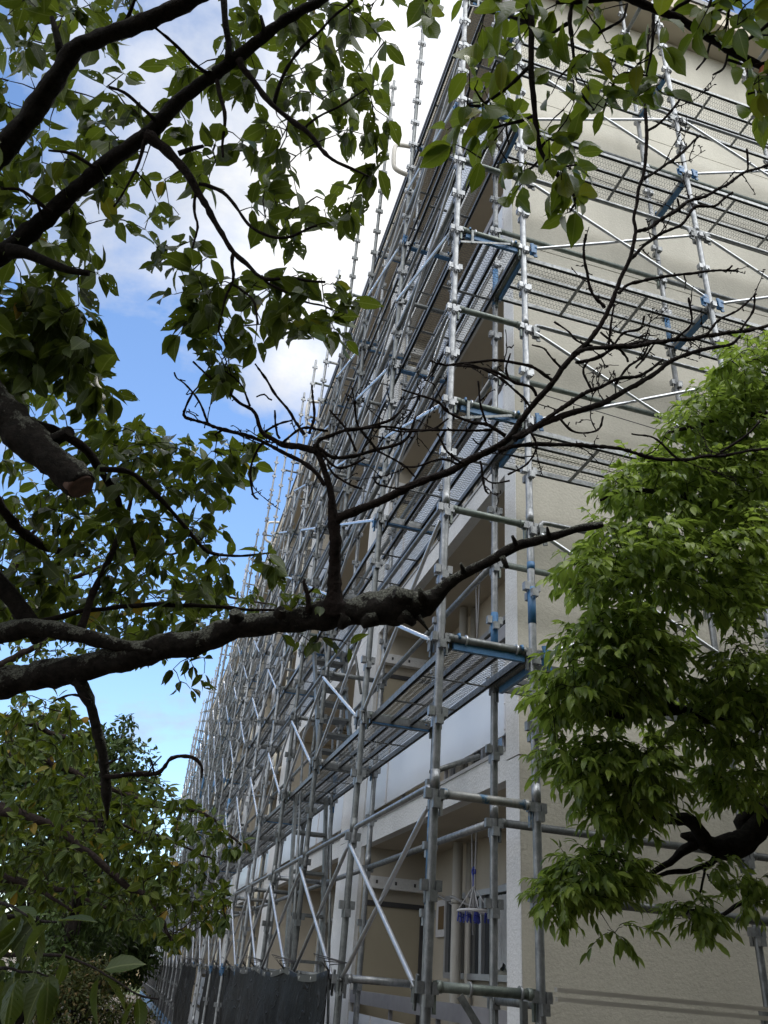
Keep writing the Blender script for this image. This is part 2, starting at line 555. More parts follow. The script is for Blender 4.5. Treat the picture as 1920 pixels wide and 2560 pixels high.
sheet('ground', [(-400, -400), (400, -400), (400, 400), (-400, 400)], GZ, M['soil'])
sheet('path', [(-3.2, 0), (-0.6, 0), (-0.4, 46), (-2.6, 46)], GZ + 0.006, mat_plain('path_earth', (0.17, 0.14, 0.11), (0.12, 0.10, 0.08), 2.0, 0.95, 0, 30, 0.6, 0.02))
sheet('lawn', [(-9, 47), (4, 47), (4, 66), (-9, 66)], GZ + 0.008, M['grass'])
bm_g = MB()
for i in range(4200):
    x, y = rng.uniform(-7.5, -0.4), 15 + 51 * rng.random() ** 1.3
    if -2.9 < x < -0.75 and y < 46 and rng.random() < 0.93:
        continue
    a, h = rng.uniform(0, 6.28), rng.uniform(0.03, 0.10)
    dx, dy = math.cos(a) * 0.012, math.sin(a) * 0.012
    bm_g.add([(x - dx, y - dy, GZ), (x + dx, y + dy, GZ), (x + rng.normal(0, .03), y + rng.normal(0, .03), GZ + h)], [(0, 1, 2)])
go = bm_g.build('grass', M['grass'])
go['kind'] = 'stuff'

# ------------------------------------------------------------------ apartment building
XF, YG = 0.90, 0.87               # balcony front plane, end wall plane
XB = 1.75                         # back wall of the balconies
SOF = [1.31 + 2.57 * k for k in range(5)]     # undersides of the slabs
Y1 = 43.2
bld = thing('apartment_building', 'five storey beige apartment block with white balcony slabs, wrapped in scaffold', 'building', (XF, YG, GZ))
BO = Vector((XF, YG, GZ))


def part(name, mb, mat, parent=None):
    """child of the building, given in world coordinates"""
    par = parent or bld
    o = mb.build(name, mat)
    o.parent = par
    o.matrix_parent_inverse = Matrix.Translation(-BO)
    return o


# end wall (beige) with joints, and its white end face on the balcony side
mb = MB()
zj = [GZ] + [1.44 + 2.57 * k for k in range(4)] + [11.6]
for a, b in zip(zj[:-1], zj[1:]):
    mb.box((XF + 0.004, YG, a + (0.006 if a > GZ else 0)), (11.0, YG + 0.2, b - 0.006))
mb.box((XF + 0.02, YG + 0.012, GZ), (10.9, YG + 0.19, 11.6))
part('end_wall', mb, M['wall'])
mb = MB()
for a, b in zip(zj[:-1], zj[1:]):
    mb.box((XF - 0.004, YG + 0.0, a + (0.005 if a > GZ else 0)), (XF + 0.002, YG + 0.215, b - 0.005))
mb.box((XF, YG + 0.2, GZ), (XB, YG + 0.22, 11.58))
part('end_pier', mb, M['white'])
mb = MB().box((XB, YG + 0.22, GZ), (XB + 0.2, Y1, 11.58))
part('back_wall', mb, M['inner'])

PIERS = [5.65 + 6.05 * k for k in range(7)]
for c in PIERS:
    mb = MB()
    z0 = GZ
    for s in SOF:
        mb.box((XF - 0.003, c - 0.55, z0), (XB - 0.002, c + 0.55, s + (0.0 if s == SOF[-1] else 0.13)))
        z0 = s + 0.136
    part('pier', mb, M['white'])
    mb = MB()
    for s in (-1, 1):
        yy = c + s * 0.552
        mb.box((XF + 0.04, min(yy, yy + s * 0.006), GZ), (XB - 0.004, max(yy, yy + s * 0.006), 11.58))
    part('cross_wall', mb, M['inner'])

bays = []
yy = YG + 0.22
for c in PIERS:
    bays.append((yy, c - 0.55))
    yy = c + 0.55
bays.append((yy, Y1))
for bi, (a, b) in enumerate(bays):
    if b - a < 0.6:
        continue
    for k, s in enumerate([SOF[0] - 2.57] + SOF[:4]):
        # white fascia, drip trim, and the slab behind with its underside
        part('slab_edge', MB().box((XF, a + 0.002, s if k else GZ), (XF + 0.10, b - 0.002, s + 0.205)), M['white'])
        part('drip_trim', MB().box((XF - 0.012, a + 0.004, s + 0.205), (XF + 0.11, b - 0.004, s + 0.232)), M['trim'])
        part('balcony_slab', MB().box((XF + 0.102, a + 0.002, s + 0.004), (XB - 0.002, b - 0.002, s + 0.13)), M['soffit'])
    # parapets
    for k, s in enumerate([SOF[0] - 2.57] + SOF[:4]):
        if bi > 3 and k == 0:
            continue
        mr = MB().box((XF + 0.005, a + 0.01, s + 1.08), (XF + 0.075, b - 0.01, s + 1.19))
        n = max(2, int((b - a) / 1.05))
        for q in range(n + 1):
            yq = a + 0.12 + (b - a - 0.24) * q / n
            mr.box((XF + 0.028, yq - 0.016, s + 0.205), (XF + 0.058, yq + 0.016, s + 1.08))
        rl = part('balcony_rail', mr, M['rail'])
        bot = s + 0.33
        for q in range(int(math.ceil((b - a) / 1.56))):
            y0, y1 = a + 0.02 + q * 1.56, min(a + 0.02 + (q + 1) * 1.56 - 0.02, b - 0.02)
            if y1 - y0 < 0.15:
                continue
            if bi < 4 or k < 4:
                pp = MB().box((XF + 0.006, y0, bot), (XF + 0.020, y1, s + 1.00))
                p_ = part('balcony_panel', pp, M['panel'], None)
                pc = MB().box((XF - 0.006, y0 - 0.024, bot), (XF + 0.004, y0 + 0.006, s + 1.0))
                for zb in (0.36, 0.55, 0.75, 0.95):
                    pc.tube([(XF - 0.012, y0 - 0.009, s + zb), (XF - 0.004, y0 - 0.009, s + zb)], 0.007, 6)
                part('cover_strip', pc, M['plastic_white'])

# roof slab, overhanging the balconies and the end wall, with a dark metal coping
mb = MB().box((0.56, 0.44, 11.60), (11.4, Y1 + 0.3, 11.93))
part('roof_slab', mb, M['soffit'])
mb = MB().box((0.535, 0.415, 11.93), (11.45, Y1 + 0.33, 12.03))
part('roof_coping', mb, M['dark'])
# back of the building, closing the volume
part('rear_wall', MB().box((10.8, YG + 0.2, GZ), (11.0, Y1, 11.6)), M['wall'])
part('far_end_wall', MB().box((XF + 0.01, Y1 + 0.002, GZ), (11.0, Y1 + 0.2, 11.6)), M['wall'])

# rain elbows poking out under the eave
for y in (3.9, 11.2, 17.6):
    pts = [(0.60, y, 12.10), (0.30, y, 12.04), (0.20, y, 11.95), (0.20, y, 11.55), (0.26, y, 11.38), (0.50, y, 11.33), (0.72, y, 11.33)]
    sp = smooth_path([(*q, 0.038) for q in pts], 0.06)
    part('rain_elbow', MB().tube(sp[:, :3], 0.038, 12), M['pipe'])

# cream downpipes on the balcony front beside the piers
for c in PIERS[1:6]:
    mb = MB()
    yp = c + 0.85
    for k, s in enumerate([-1.26] + SOF[:4]):
        top = s + 2.57 if k else SOF[0]
        mb.tube([(XF - 0.07, yp, (GZ if k == 0 else s + 0.2)), (XF - 0.07, yp, top + 0.2)], 0.045, 12)
        mb.tube([(XF - 0.07, yp, top - 0.22), (XF - 0.07, yp, top - 0.06), (XF - 0.07, yp, top + 0.06)], [0.05, 0.085, 0.085], 14)
        mb.tube([(XF - 0.07, yp, top - 0.30), (XF + 0.25, yp, top - 0.12)], 0.04, 10)
    part('downpipe', mb, M['cream'])

# what stands at the back of each balcony: window, vent and pipe (first bay as photographed)
for bi, (a, b) in enumerate(bays[:4]):
    for k in range(5):
        f = -1.26 + 2.57 * k + 0.13
        if bi > 0 and k > 2:
            continue
        y_end = b
        wl, wr = y_end - 0.66, max(a + 0.45, y_end - 2.60)
        z0, z1 = f + 1.28, f + 1.92
        if k or bi:
            z0 = f + 0.05
        fr = MB()
        for (ya, yb, za, zb) in ((wr, wl, z1, z1 + 0.05), (wr, wl, z0 - 0.05, z0), (wr, wr + 0.05, z0, z1), (wl - 0.05, wl, z0, z1), ((wl + wr) / 2 - 0.03, (wl + wr) / 2 + 0.03, z0, z1)):
            fr.box((XB - 0.07, ya, za), (XB - 0.004, yb, zb))
        wf = part('window', fr, M['alu'])
        part('pane', MB().box((XB - 0.035, wr + 0.05, z0), (XB - 0.025, wl - 0.05, z1)), M['glass'], wf).matrix_parent_inverse = Matrix.Identity(4)
        if bi == 0 and k == 0:
            cu = MB()
            n = 60
            vs, fs = [], []
            for i in range(n + 1):
                y = wr + 0.06 + (0.62) * i / n
                x = XB - 0.052 + 0.006 * math.sin(i * 0.9) + 0.004 * math.sin(i * 2.3)
                zb = z0 + 0.06 + 0.03 * math.sin(i * 0.35)
                vs += [(x, y, zb), (x, y, z1 - 0.02)]
                if i:
                    fs.append((2 * i - 2, 2 * i, 2 * i + 1, 2 * i - 1))
            cu.add(vs, fs, True)
            part('curtain', cu, M['curtain'], wf).matrix_parent_inverse = Matrix.Identity(4)
        vt = part('vent_cover', MB().box((XB - 0.03, y_end - 0.60, f + 1.60), (XB - 0.004, y_end - 0.28, f + 1.95)), M['plastic_white'])
        part('vent_mesh', MB().box((XB - 0.034, y_end - 0.53, f + 1.67), (XB - 0.031, y_end - 0.36, f + 1.89)), M['vent'], vt).matrix_parent_inverse = Matrix.Identity(4)
        pm = MB()
        yp = y_end - 1.25
        pm.tube([(XB - 0.16, yp, f), (XB - 0.16, yp, f + 2.42)], 0.05, 14)
        pm.tube([(XB - 0.16, yp, f + 0.90), (XB - 0.16, yp, f + 1.02)], 0.06, 14)
        pm.tube([(XB - 0.16, yp, f + 1.86), (XB - 0.16, yp, f + 1.90)], 0.058, 14)
        pm.tube([(XB - 0.05, yp - 0.035, f), (XB - 0.05, yp - 0.035, f + 2.42)], 0.034, 12)
        part('drain_pipe', pm, M['pipe'])
        if bi == 0:
            # ceiling pole bracket: two thin hangers meeting above the washing line
            hb = MB()
            hb.tube([(1.36, 2.90, f + 2.44), (1.36, 2.84, f + 1.55)], 0.008, 6)
            hb.tube([(1.36, 2.78, f + 2.44), (1.36, 2.84, f + 1.55)], 0.008, 6)
            part('hanger_bracket', hb, M['plastic_grey'])
            sp = smooth_path([(XB - 0.05, y_end - 0.15, f + 2.02, .011), (XB - 0.05, y_end - 0.45, f + 1.98, .011), (XB - 0.05, y_end - 1.05, f + 1.84, .011), (XB - 0.22, y_end - 1.25, f + 1.92, .011),
                              (XB - 0.05, y_end - 1.42, f + 1.84, .011), (XB - 0.05, y_end - 1.7, f + 1.94, .011), (XB - 0.05, y_end - 2.6, f + 2.0, .011)], 0.05)
            part('cable_duct', MB().tube(sp[:, :3], 0.013, 8), M['plastic_grey'])
        if bi == 0 and k < 4:
            # fire partition on the cross wall with a lintel carrying three holes
            yw = b - 0.008
            dm = MB().box((1.00, yw - 0.03, f + 0.02), (1.62, yw - 0.008, f + 1.86))
            dr = part('partition_door', dm, M['door'])
            fm = MB()
            for (xa, xb_, za, zb) in ((0.96, 1.66, f + 1.86, f + 1.91), (0.96, 1.0, f + 0.02, f + 1.86), (1.62, 1.66, f + 0.02, f + 1.86)):
                fm.box((xa, yw - 0.045, za), (xb_, yw - 0.006, zb))
            part('door_frame', fm, M['dark'], dr).matrix_parent_inverse = Matrix.Identity(4)
            lm = MB().box((0.95, yw - 0.10, f + 2.03), (1.70, yw - 0.004, f + 2.15))
            lt = part('lintel', lm, M['white'])
            for q in range(3):
                x = 1.08 + q * 0.22
                hm = MB().box((x - 0.012, yw - 0.103, f + 2.075), (x + 0.012, yw - 0.1005, f + 2.11))
                part('bolt_hole', hm, M['dark'], lt).matrix_parent_inverse = Matrix.Identity(4)

# round grey lantern-like vent on the front far along
mb = MB().tube([(XF - 0.12, 13.4, 5.10), (XF - 0.12, 13.4, 5.55)], 0.16, 18)
part('front_vent', mb, M['plastic_grey'])

# washing hanger on the ground floor balcony
HX, HY, HZ = 1.36, 2.84, 0.60
wh = thing('laundry_hanger', 'white oval peg hanger with dark blue pegs hanging in the ground floor balcony', 'laundry hanger', (HX, HY, HZ))
ring = [(0.12 * math.cos(a), 0.19 * math.sin(a), 0) for a in np.linspace(0, 2 * math.pi, 33)]
fr = MB().tube(ring, 0.012, 6, cap=False)
for q in (-0.14, -0.05, 0.05, 0.14):
    xx = 0.12 * math.sqrt(1 - (q / 0.19) ** 2)
    fr.bar((-xx, q, 0), (xx, q, 0), 0.012, 0.010)
fr.build('frame', M['plastic_white'], wh)
ch = MB()
for sx, sy in ((1, 1), (1, -1), (-1, 1), (-1, -1), (0.2, 1.25), (-0.2, -1.25)):
    ch.tube([(0.088 * sx, 0.13 * sy, 0.01), (0.0, 0.0, 0.20)], 0.005, 5)
ch.build('chain', M['plastic_white'], wh)
hk = MB().tube(smooth_path([(0, 0, 0.19, .01), (0, 0, 0.27, .01), (0, 0.03, 0.31, .01), (0, 0.0, 0.345, .01), (0, -0.035, 0.32, .01), (0, -0.03, 0.29, .01)], 0.015)[:, :3], 0.010, 8)
hk.build('hook', M['plastic_blue'], wh)
for i in range(12):
    a = 2 * math.pi * i / 12 + 0.1 + rng.normal(0, 0.12)
    pg = MB()
    px_, py_ = 0.11 * math.cos(a), 0.175 * math.sin(a)
    if i % 3 == 0:
        px_ *= 0.45
        py_ *= 0.6
    pg.bar((px_ - 0.008, py_, -0.012), (px_ - 0.016, py_, -0.085), 0.016, 0.007)
    pg.bar((px_ + 0.008, py_, -0.012), (px_ + 0.016, py_, -0.085), 0.016, 0.007)
    pg.box((px_ - 0.014, py_ - 0.008, -0.05), (px_ + 0.014, py_ + 0.008, -0.04))
    pg.build('peg', M['plastic_blue'], wh)

# ------------------------------------------------------------------ scaffolding
PZ = 0.45                          # pocket pitch on the standards
RT = 0.0243


def z_of(k):
    return k * PZ


def pocket_mesh(mb, z=0.0):
    """wedge pockets of one node: one pair sits a little above the other"""
    for (dx, dy, dz) in ((1, 0, 0.022), (-1, 0, 0.022), (0, 1, -0.03), (0, -1, -0.03)):
        cx, cy = dx * 0.039, dy * 0.039
        wx, wy = (0.016, 0.021) if dx else (0.021, 0.016)
        zc = z + dz
        # a U shaped strap: two cheeks and a front plate
        if dx:
            mb.box((min(dx * .022, dx * .055), -0.021, zc - 0.026), (max(dx * .022, dx * .055), -0.015, zc + 0.026))
            mb.box((min(dx * .022, dx * .055), 0.015, zc - 0.026), (max(dx * .022, dx * .055), 0.021, zc + 0.026))
            mb.box((min(dx * .049, dx * .056), -0.0149, zc - 0.026), (max(dx * .049, dx * .056), 0.0149, zc + 0.026))
        else:
            mb.box((-0.021, min(dy * .022, dy * .055), zc - 0.026), (-0.015, max(dy * .022, dy * .055), zc + 0.026))
            mb.box((0.015, min(dy * .022, dy * .055), zc - 0.026), (0.021, max(dy * .022, dy * .055), zc + 0.026))
            mb.box((-0.0149, min(dy * .049, dy * .056), zc - 0.026), (0.0149, max(dy * .049, dy * .056), zc + 0.026))
    return mb


pk = MB()
pocket_mesh(pk)
POCKET_ME = bpy.data.meshes.new('wedge_pocket')
POCKET_ME.from_pydata(pk.v, [], pk.f)
POCKET_ME.materials.append(M['galv'])


def standard(scaf, x, y, kmax, near=False, lean=(0, 0), mat='galv'):
    """one upright with its base plate; near ones carry each pocket as a sub-part"""
    top = z_of(kmax) + 0.22
    mb = MB()
    zs = [GZ + 0.02]
    zs += [z for z in np.arange(-0.8, top, 1.8)] + [top]
    mb.tube([(0, 0, z - GZ) for z in zs], RT, 14 if near else 8)
    for z in zs[1:-1]:                        # spigot joints
        mb.tube([(0, 0, z - GZ - 0.05), (0, 0, z - GZ + 0.05)], RT + 0.0025, 14 if near else 8)
    mb.box((-0.07, -0.07, 0.0), (0.07, 0.07, 0.012))
    mb.tube([(0, 0, 0.01), (0, 0, 0.16)], 0.017, 8)
    if not near:
        for k in range(-3, kmax + 1):
            pocket_mesh(mb, z_of(k) - GZ)
    o = mb.build('standard', M[mat], scaf, (x, y, GZ))
    if near:
        for k in range(-3, kmax + 1):
            q = bpy.data.objects.new('wedge_pocket', POCKET_ME)
            S.collection.objects.link(q)
            q.parent = o
            q.location = (0, 0, z_of(k) - GZ)
    o.rotation_euler = (lean[0] + (0 if near else rng.normal(0, 0.0018)), lean[1] + (0 if near else rng.normal(0, 0.0018)), rng.normal(0, 0.05))
    return o


def sleeve(par, z0, z1, mat='blue'):
    """painted stretch of an upright"""
    mb = MB().tube([(0, 0, z0 - GZ), (0, 0, z1 - GZ)], RT + 0.0018, 14)
    return mb.build('painted_band', M[mat], par)


# ---- shared meshes -------------------------------------------------
def transom_mesh(L):
    mb = MB()
    mb.tube([(0.045, 0, 0.03), (L - 0.045, 0, 0.03)], RT, 12)
    for a, s in ((0.0, 1), (L, -1)):           # wedge ends dropping into the pockets
        mb.tube([(a + s * 0.047, 0, 0.03), (a + s * 0.075, 0, 0.03)], RT + 0.004, 12)
        mb.box((min(a + s * 0.032, a + s * 0.046), -0.011, -0.085), (max(a + s * 0.032, a + s * 0.046), 0.011, 0.055))
    return mb


def me_of(mb, name, mat):
    me = bpy.data.meshes.new(name)
    me.from_pydata(mb.v, [], mb.f)
    me.polygons.foreach_set('use_smooth', mb.sm)
    me.materials.append(M[mat])
    return me


TRANS = {m: me_of(transom_mesh(0.60), 'transom', m) for m in ('galv_dull', 'green', 'bluechip', 'galv')}
LEDGER = {m: me_of(transom_mesh(1.80), 'ledger', m) for m in ('galv', 'galv_dull', 'green')}
LEDGER_S = me_of(transom_mesh(1.20), 'ledger', 'galv')

DW, DL = 0.50, 1.80
mb = MB()
for i in range(4):                             # four long C-beams
    yb = -DW / 2 + 0.012 + i * (DW - 0.024) / 3
    h = 0.046 if i in (0, 3) else 0.036
    mb.box((0.03, yb - 0.012, -h), (DL - 0.03, yb - 0.009, -0.002))
    mb.box((0.03, yb + 0.009, -h), (DL - 0.03, yb + 0.012, -0.002))
    mb.box((0.03, yb - 0.009, -0.006), (DL - 0.03, yb + 0.009, -0.003))
    mb.box((0.03, yb - 0.016, -h), (DL - 0.03, yb - 0.0125, -h + 0.003))
for xq in (0.60, 1.20):
    mb.box((xq - 0.014, -DW / 2 + 0.025, -0.044), (xq + 0.014, DW / 2 - 0.025, -0.040))
mb.box((0.028, -DW / 2, -0.05), (0.0295, DW / 2, 0.0))
mb.box((DL - 0.0295, -DW / 2, -0.05), (DL - 0.028, DW / 2, 0.0))
DECK_ME = me_of(mb, 'deck_plank', 'deck')
mb = MB()
CX, CY, TW = 0.0300, 0.0400, 0.00115             # expanded metal: rhombic strands
nx, ny = int((DL - 0.08) / CX), int((DW - 0.03) / CY)
x0, y0 = (DL - nx * CX) / 2, -ny * CY / 2
vs, fs = [], []
for i in range(nx):
    for j in range(ny):
        xa, ya = x0 + i * CX, y0 + j * CY
        xm, ym = xa + CX / 2, ya + CY / 2
        for (p, q) in (((xa, ym), (xm, ya)), ((xm, ya), (xa + CX, ym)), ((xa + CX, ym), (xm, ya + CY)), ((xm, ya + CY), (xa, ym))):
            dx, dy = q[0] - p[0], q[1] - p[1]
            L = math.hypot(dx, dy)
            nxn, nyn = -dy / L * TW, dx / L * TW
            b = len(vs)
            vs += [(p[0] - nxn, p[1] - nyn, -0.002), (p[0] + nxn, p[1] + nyn, 0.001), (q[0] + nxn, q[1] + nyn, 0.001), (q[0] - nxn, q[1] - nyn, -0.002)]
            fs.append((b, b + 1, b + 2, b + 3))
mb.add(vs, fs)
MESH_ME = me_of(mb, 'deck_mesh', 'mesh')
HOOK_ME = {}                                   # hook bar at each end, blue on some planks
for s, xe in ((1, 0.0), (-1, DL)):
    mb = MB()
    for yy in (-DW / 2 + 0.045, DW / 2 - 0.045):
        hk = [(xe + s * 0.03, yy, -0.02), (xe + s * 0.012, yy, 0.0), (xe - s * 0.002, yy, 0.033), (xe - s * 0.022, yy, 0.030), (xe - s * 0.032, yy, 0.0)]
        mb.tube(hk, 0.009, 6)
    mb.box((min(xe + s * 0.0, xe + s * 0.026), -DW / 2 + 0.02, -0.062), (max(xe + s * 0.0, xe + s * 0.026), DW / 2 - 0.02, -0.012))
    for m in ('blue', 'deck'):
        HOOK_ME[m, s] = me_of(mb, 'hook_bar', m)

mb = MB()                                      # guard frame top rail with bent ends
pts = [(0.055, 0, -0.03, 0), (0.058, 0, 0.02, 0), (0.085, 0, 0.062, 0), (0.14, 0, 0.075, 0), (0.5, 0, 0.075, 0), (1.3, 0, 0.075, 0), (1.66, 0, 0.075, 0), (1.715, 0, 0.062, 0), (1.742, 0, 0.02, 0), (1.745, 0, -0.03, 0)]
sp = smooth_path(pts, 0.025)
mb.tube(sp[:, :3], 0.0172, 10)
RAIL_ME = me_of(mb, 'guard_rail', 'galv')


def brace_mesh(z0, z1, off):
    mb = MB()
    a, b = Vector((0.06, off, z0)), Vector((1.74, off, z1))
    d = (b - a).normalized()
    mb.tube([a, a + d * 0.05, a + d * 0.12, (a + b) / 2 - d * 0.10, (a + b) / 2 - d * 0.06, (a + b) / 2 + d * 0.06, (a + b) / 2 + d * 0.10, b - d * 0.12, b - d * 0.05, b],
            [0.010, 0.012, 0.0145, 0.0145, 0.012, 0.012, 0.0145, 0.0145, 0.012, 0.010], 8)
    return mb


BRACE_UP = me_of(brace_mesh(0.02, 0.86, 0.012), 'brace', 'bright')
BRACE_DN = me_of(brace_mesh(0.86, 0.02, -0.012), 'brace', 'bright')
CLAMP_ME = {}                                  # clamp head that takes the brace on the upright
for sx in (0.062, 1.738):
    mb = MB()
    s = 1 if sx < 1 else -1
    mb.box((min(sx - s * .012, sx + s * .045), -0.020, -0.045), (max(sx - s * .012, sx + s * .036), -0.014, 0.048))
    mb.box((min(sx - s * .012, sx + s * .045), 0.014, -0.045), (max(sx - s * .012, sx + s * .036), 0.020, 0.048))
    mb.tube([(sx + s * 0.03, -0.026, 0.02), (sx + s * 0.03, 0.026, 0.02)], 0.011, 8)
    mb.bar((sx + s * 0.0, 0, 0.075), (sx + s * 0.035, 0, -0.075), 0.012, 0.03)
    for m in ('blue', 'galv_dull'):
        CLAMP_ME[m, s] = me_of(mb, 'brace_clamp', m)


class Scaffold:
    """keeps every piece with its distance, then links the 100 nearest of a kind as parts, the rest as one"""
    def __init__(s, root):
        s.root = root
        s.todo = {}

    def put(s, name, me, loc, rot=0.0, kids=(), wob=0.004):
        s.todo.setdefault(name, []).append((me, Vector(loc), rot + rng.normal(0, wob), kids))

    def finish(s, cap=98):
        for name, L in s.todo.items():
            L.sort(key=lambda e: (e[1] - Vector(CAM)).length)
            rest = MB()
            mats = None
            for i, (me, loc, rz, kids) in enumerate(L):
                if i < cap:
                    o = bpy.data.objects.new(name, me)
                    S.collection.objects.link(o)
                    o.parent = s.root
                    o.location = loc - s.root.location
                    o.rotation_euler = (0, 0, rz)
                    for kn, km, kl in kids:
                        q = bpy.data.objects.new(kn, km)
                        S.collection.objects.link(q)
                        q.parent = o
                        q.location = kl
                else:
                    mx = Matrix.Translation(loc - s.root.location) @ Matrix.Rotation(rz, 4, 'Z')
                    for m2, off in [(me, Vector((0, 0, 0)))] + [(km, Vector(kl)) for _, km, kl in kids]:
                        nv = len(m2.vertices)
                        co = np.empty(nv * 3)
                        m2.vertices.foreach_get('co', co)
                        co = co.reshape(-1, 3) + np.array(off)
                        A = np.array(mx)
                        co = co @ A[:3, :3].T + A[:3, 3]
                        rest.add(co, [tuple(p.vertices) for p in m2.polygons], False)
            if rest.n:
                m0 = L[0][0].materials[0]
                o = rest.build(name, m0, s.root)
                o['kind'] = 'stuff'


# ---- scaffold along the balconies ----------------------------------
long_s = thing('scaffold', 'galvanised tube scaffold running the whole length of the balcony front', 'scaffold', (0, 0, GZ))
LS = Scaffold(long_s)
NB = 24
TOPS = {0: 31, 1: 33, 2: 29, 3: 28, 4: 27, 5: 25}
lean0 = 0.0
for k in range(NB + 1):
    y = 1.8 * k
    far_top = TOPS.get(k, int(rng.choice([26, 26, 26, 25, 27])) if k < 17 else int(rng.choice([25, 24, 25])))
    near = k < 2
    so = standard(long_s, 0.0, y, far_top, near, mat='galv' if rng.random() < 0.6 else 'galv_dull')
    so.location -= long_s.location
    if not near and rng.random() < 0.3:
        z = rng.uniform(0, 9.5)
        sleeve(so, z, z + rng.uniform(0.2, 0.9), 'blue')
    if k == 0:
        si = standard(long_s, 0.60, 0.0, 26, True)
        sleeve(si, 2.02, 2.27)
        sleeve(si, 2.40, 2.45)
    else:
        si = standard(long_s, 0.60, y, 24 + int(rng.integers(0, 2)), False, mat='galv' if rng.random() < 0.5 else 'galv_dull')
        if rng.random() < 0.3:
            z = rng.uniform(0, 9.5)
            sleeve(si, z, z + rng.uniform(0.2, 0.8), 'blue')
    si.location -= long_s.location
    for kk in range(0, 25, 2):
        if kk % 4 and k > 0 and (rng.random() < 0.35 or (k == 1 and kk == 2)):
            continue
        if kk >= 22 and k > 0 and rng.random() < 0.5:
            continue
        m = 'bluechip' if (k == 0 and kk == 2) else ('green' if (k == 0 and kk in (10,)) else str(rng.choice(['galv_dull', 'galv_dull', 'green', 'galv', 'bluechip'])))
        if k == 0 and kk in (0, 4, 6, 8, 12):
            m = 'green' if kk != 4 else 'galv_dull'
        LS.put('transom', TRANS[m], (0, y, z_of(kk)), 0.0)
    if k == NB:
        break
    for lv in range(0, 21, 4):
        zl = z_of(lv)
        if lv and (lv < 20 or k < 5):
            hookm = 'blue' if (k == 0 or rng.random() < 0.3) else 'deck'
            LS.put('deck_plank', DECK_ME, (0.315, y, zl + 0.025), math.pi / 2,
                   (('deck_mesh', MESH_ME, (0, 0, 0)), ('hook_bar', HOOK_ME[hookm, 1], (0, 0, 0)), ('hook_bar', HOOK_ME[hookm, -1], (0, 0, 0))), 0.002)
        if lv < 20:
            cl = 'blue' if rng.random() < 0.22 else 'galv_dull'
            LS.put('guard_rail', RAIL_ME, (0.0, y, zl + 0.90), math.pi / 2)
            LS.put('brace', BRACE_UP, (-0.028, y, zl), math.pi / 2, (('brace_clamp', CLAMP_ME[cl, 1], (0, 0, 0)), ('brace_clamp', CLAMP_ME[cl, -1], (0, 0, 0))))
            LS.put('brace', BRACE_DN, (-0.028, y, zl), math.pi / 2)
            if lv >= 8:
                LS.put('ledger', LEDGER['galv' if rng.random() < 0.6 else 'galv_dull'], (0.0, y, zl + 0.45), math.pi / 2)
            # inner row
            if k == 0:
                LS.put('inner_ledger', LEDGER_S, (0.60, 0.60, zl + 0.90), math.pi / 2)
            else:
                LS.put('inner_ledger', LEDGER['galv' if rng.random() < 0.5 else 'galv_dull'], (0.60, y, zl + 0.90), math.pi / 2)

# a stair flight inside the third bay, rising from the ground to the first deck and on
for (ya, za, yb, zb) in ((4.0, GZ + 0.1, 5.3, 1.8), (4.0, 1.85, 5.3, 3.6)):
    mb = MB()
    for x in (0.12, 0.48):
        mb.bar((x, ya, za), (x, yb, zb), 0.03, 0.09)
        mb.tube([(x, ya, za + 0.85), (x, yb, zb + 0.75)], 0.014, 8)
    n = 8
    for i in range(1, n):
        t = i / n
        yq, zq = ya + (yb - ya) * t, za + (zb - za) * t
        mb.box((0.136, yq - 0.09, zq - 0.015), (0.464, yq + 0.09, zq + 0.012))
    o = mb.build('stair_flight', M['galv_dull'], long_s)
    o.location = (0, 0, -GZ)

# diagonal end stays and the flat end bars beside the corner
for kk in (8, 12, 16, 20):
    mb = MB().bar((0.03, -0.03, z_of(kk) - 0.15), (0.47, -0.02, z_of(kk) + 0.005), 0.005, 0.020)
    mb.bar((0.13, -0.025, z_of(kk) - 0.13), (0.13, -0.025, z_of(kk) + 0.02), 0.020, 0.020)
    mb.build('end_stay', M['galv_dull'], long_s, (0, 0, -GZ))
mb = MB().bar((0.16, -0.03, 0.0), (0.50, -0.03, -0.42), 0.008, 0.035)
mb.bar((0.49, -0.035, 0.0), (0.49, -0.035, -0.7), 0.03, 0.03)
mb.build('end_stay', M['galv_dull'], long_s, (0, 0, -GZ))
for x in (0.22, 0.49):
    mb = MB().tube([(x - 0.006, 0, 0.03), (x + 0.006, 0, 0.03)], RT + 0.010, 18)
    mb.build('collar', M['galv'], long_s, (0, 0, -GZ))
for kk in (4, 8, 12, 16):
    for x in (0.16, 0.49):
        mb = MB().tube([(x - 0.005, 0, z_of(kk) + 0.03), (x + 0.005, 0, z_of(kk) + 0.03)], RT + 0.009, 18)
        mb.build('collar', M['bright'], long_s, (0, 0, -GZ))
# the short prop reaching the slab edge
mb = MB().tube([(0.03, 0.15, 1.07), (0.50, 0.62, 1.32)], 0.017, 10)
mb.build('wall_tie', M['galv_dull'], long_s, (0, 0, -GZ))
LS.finish()

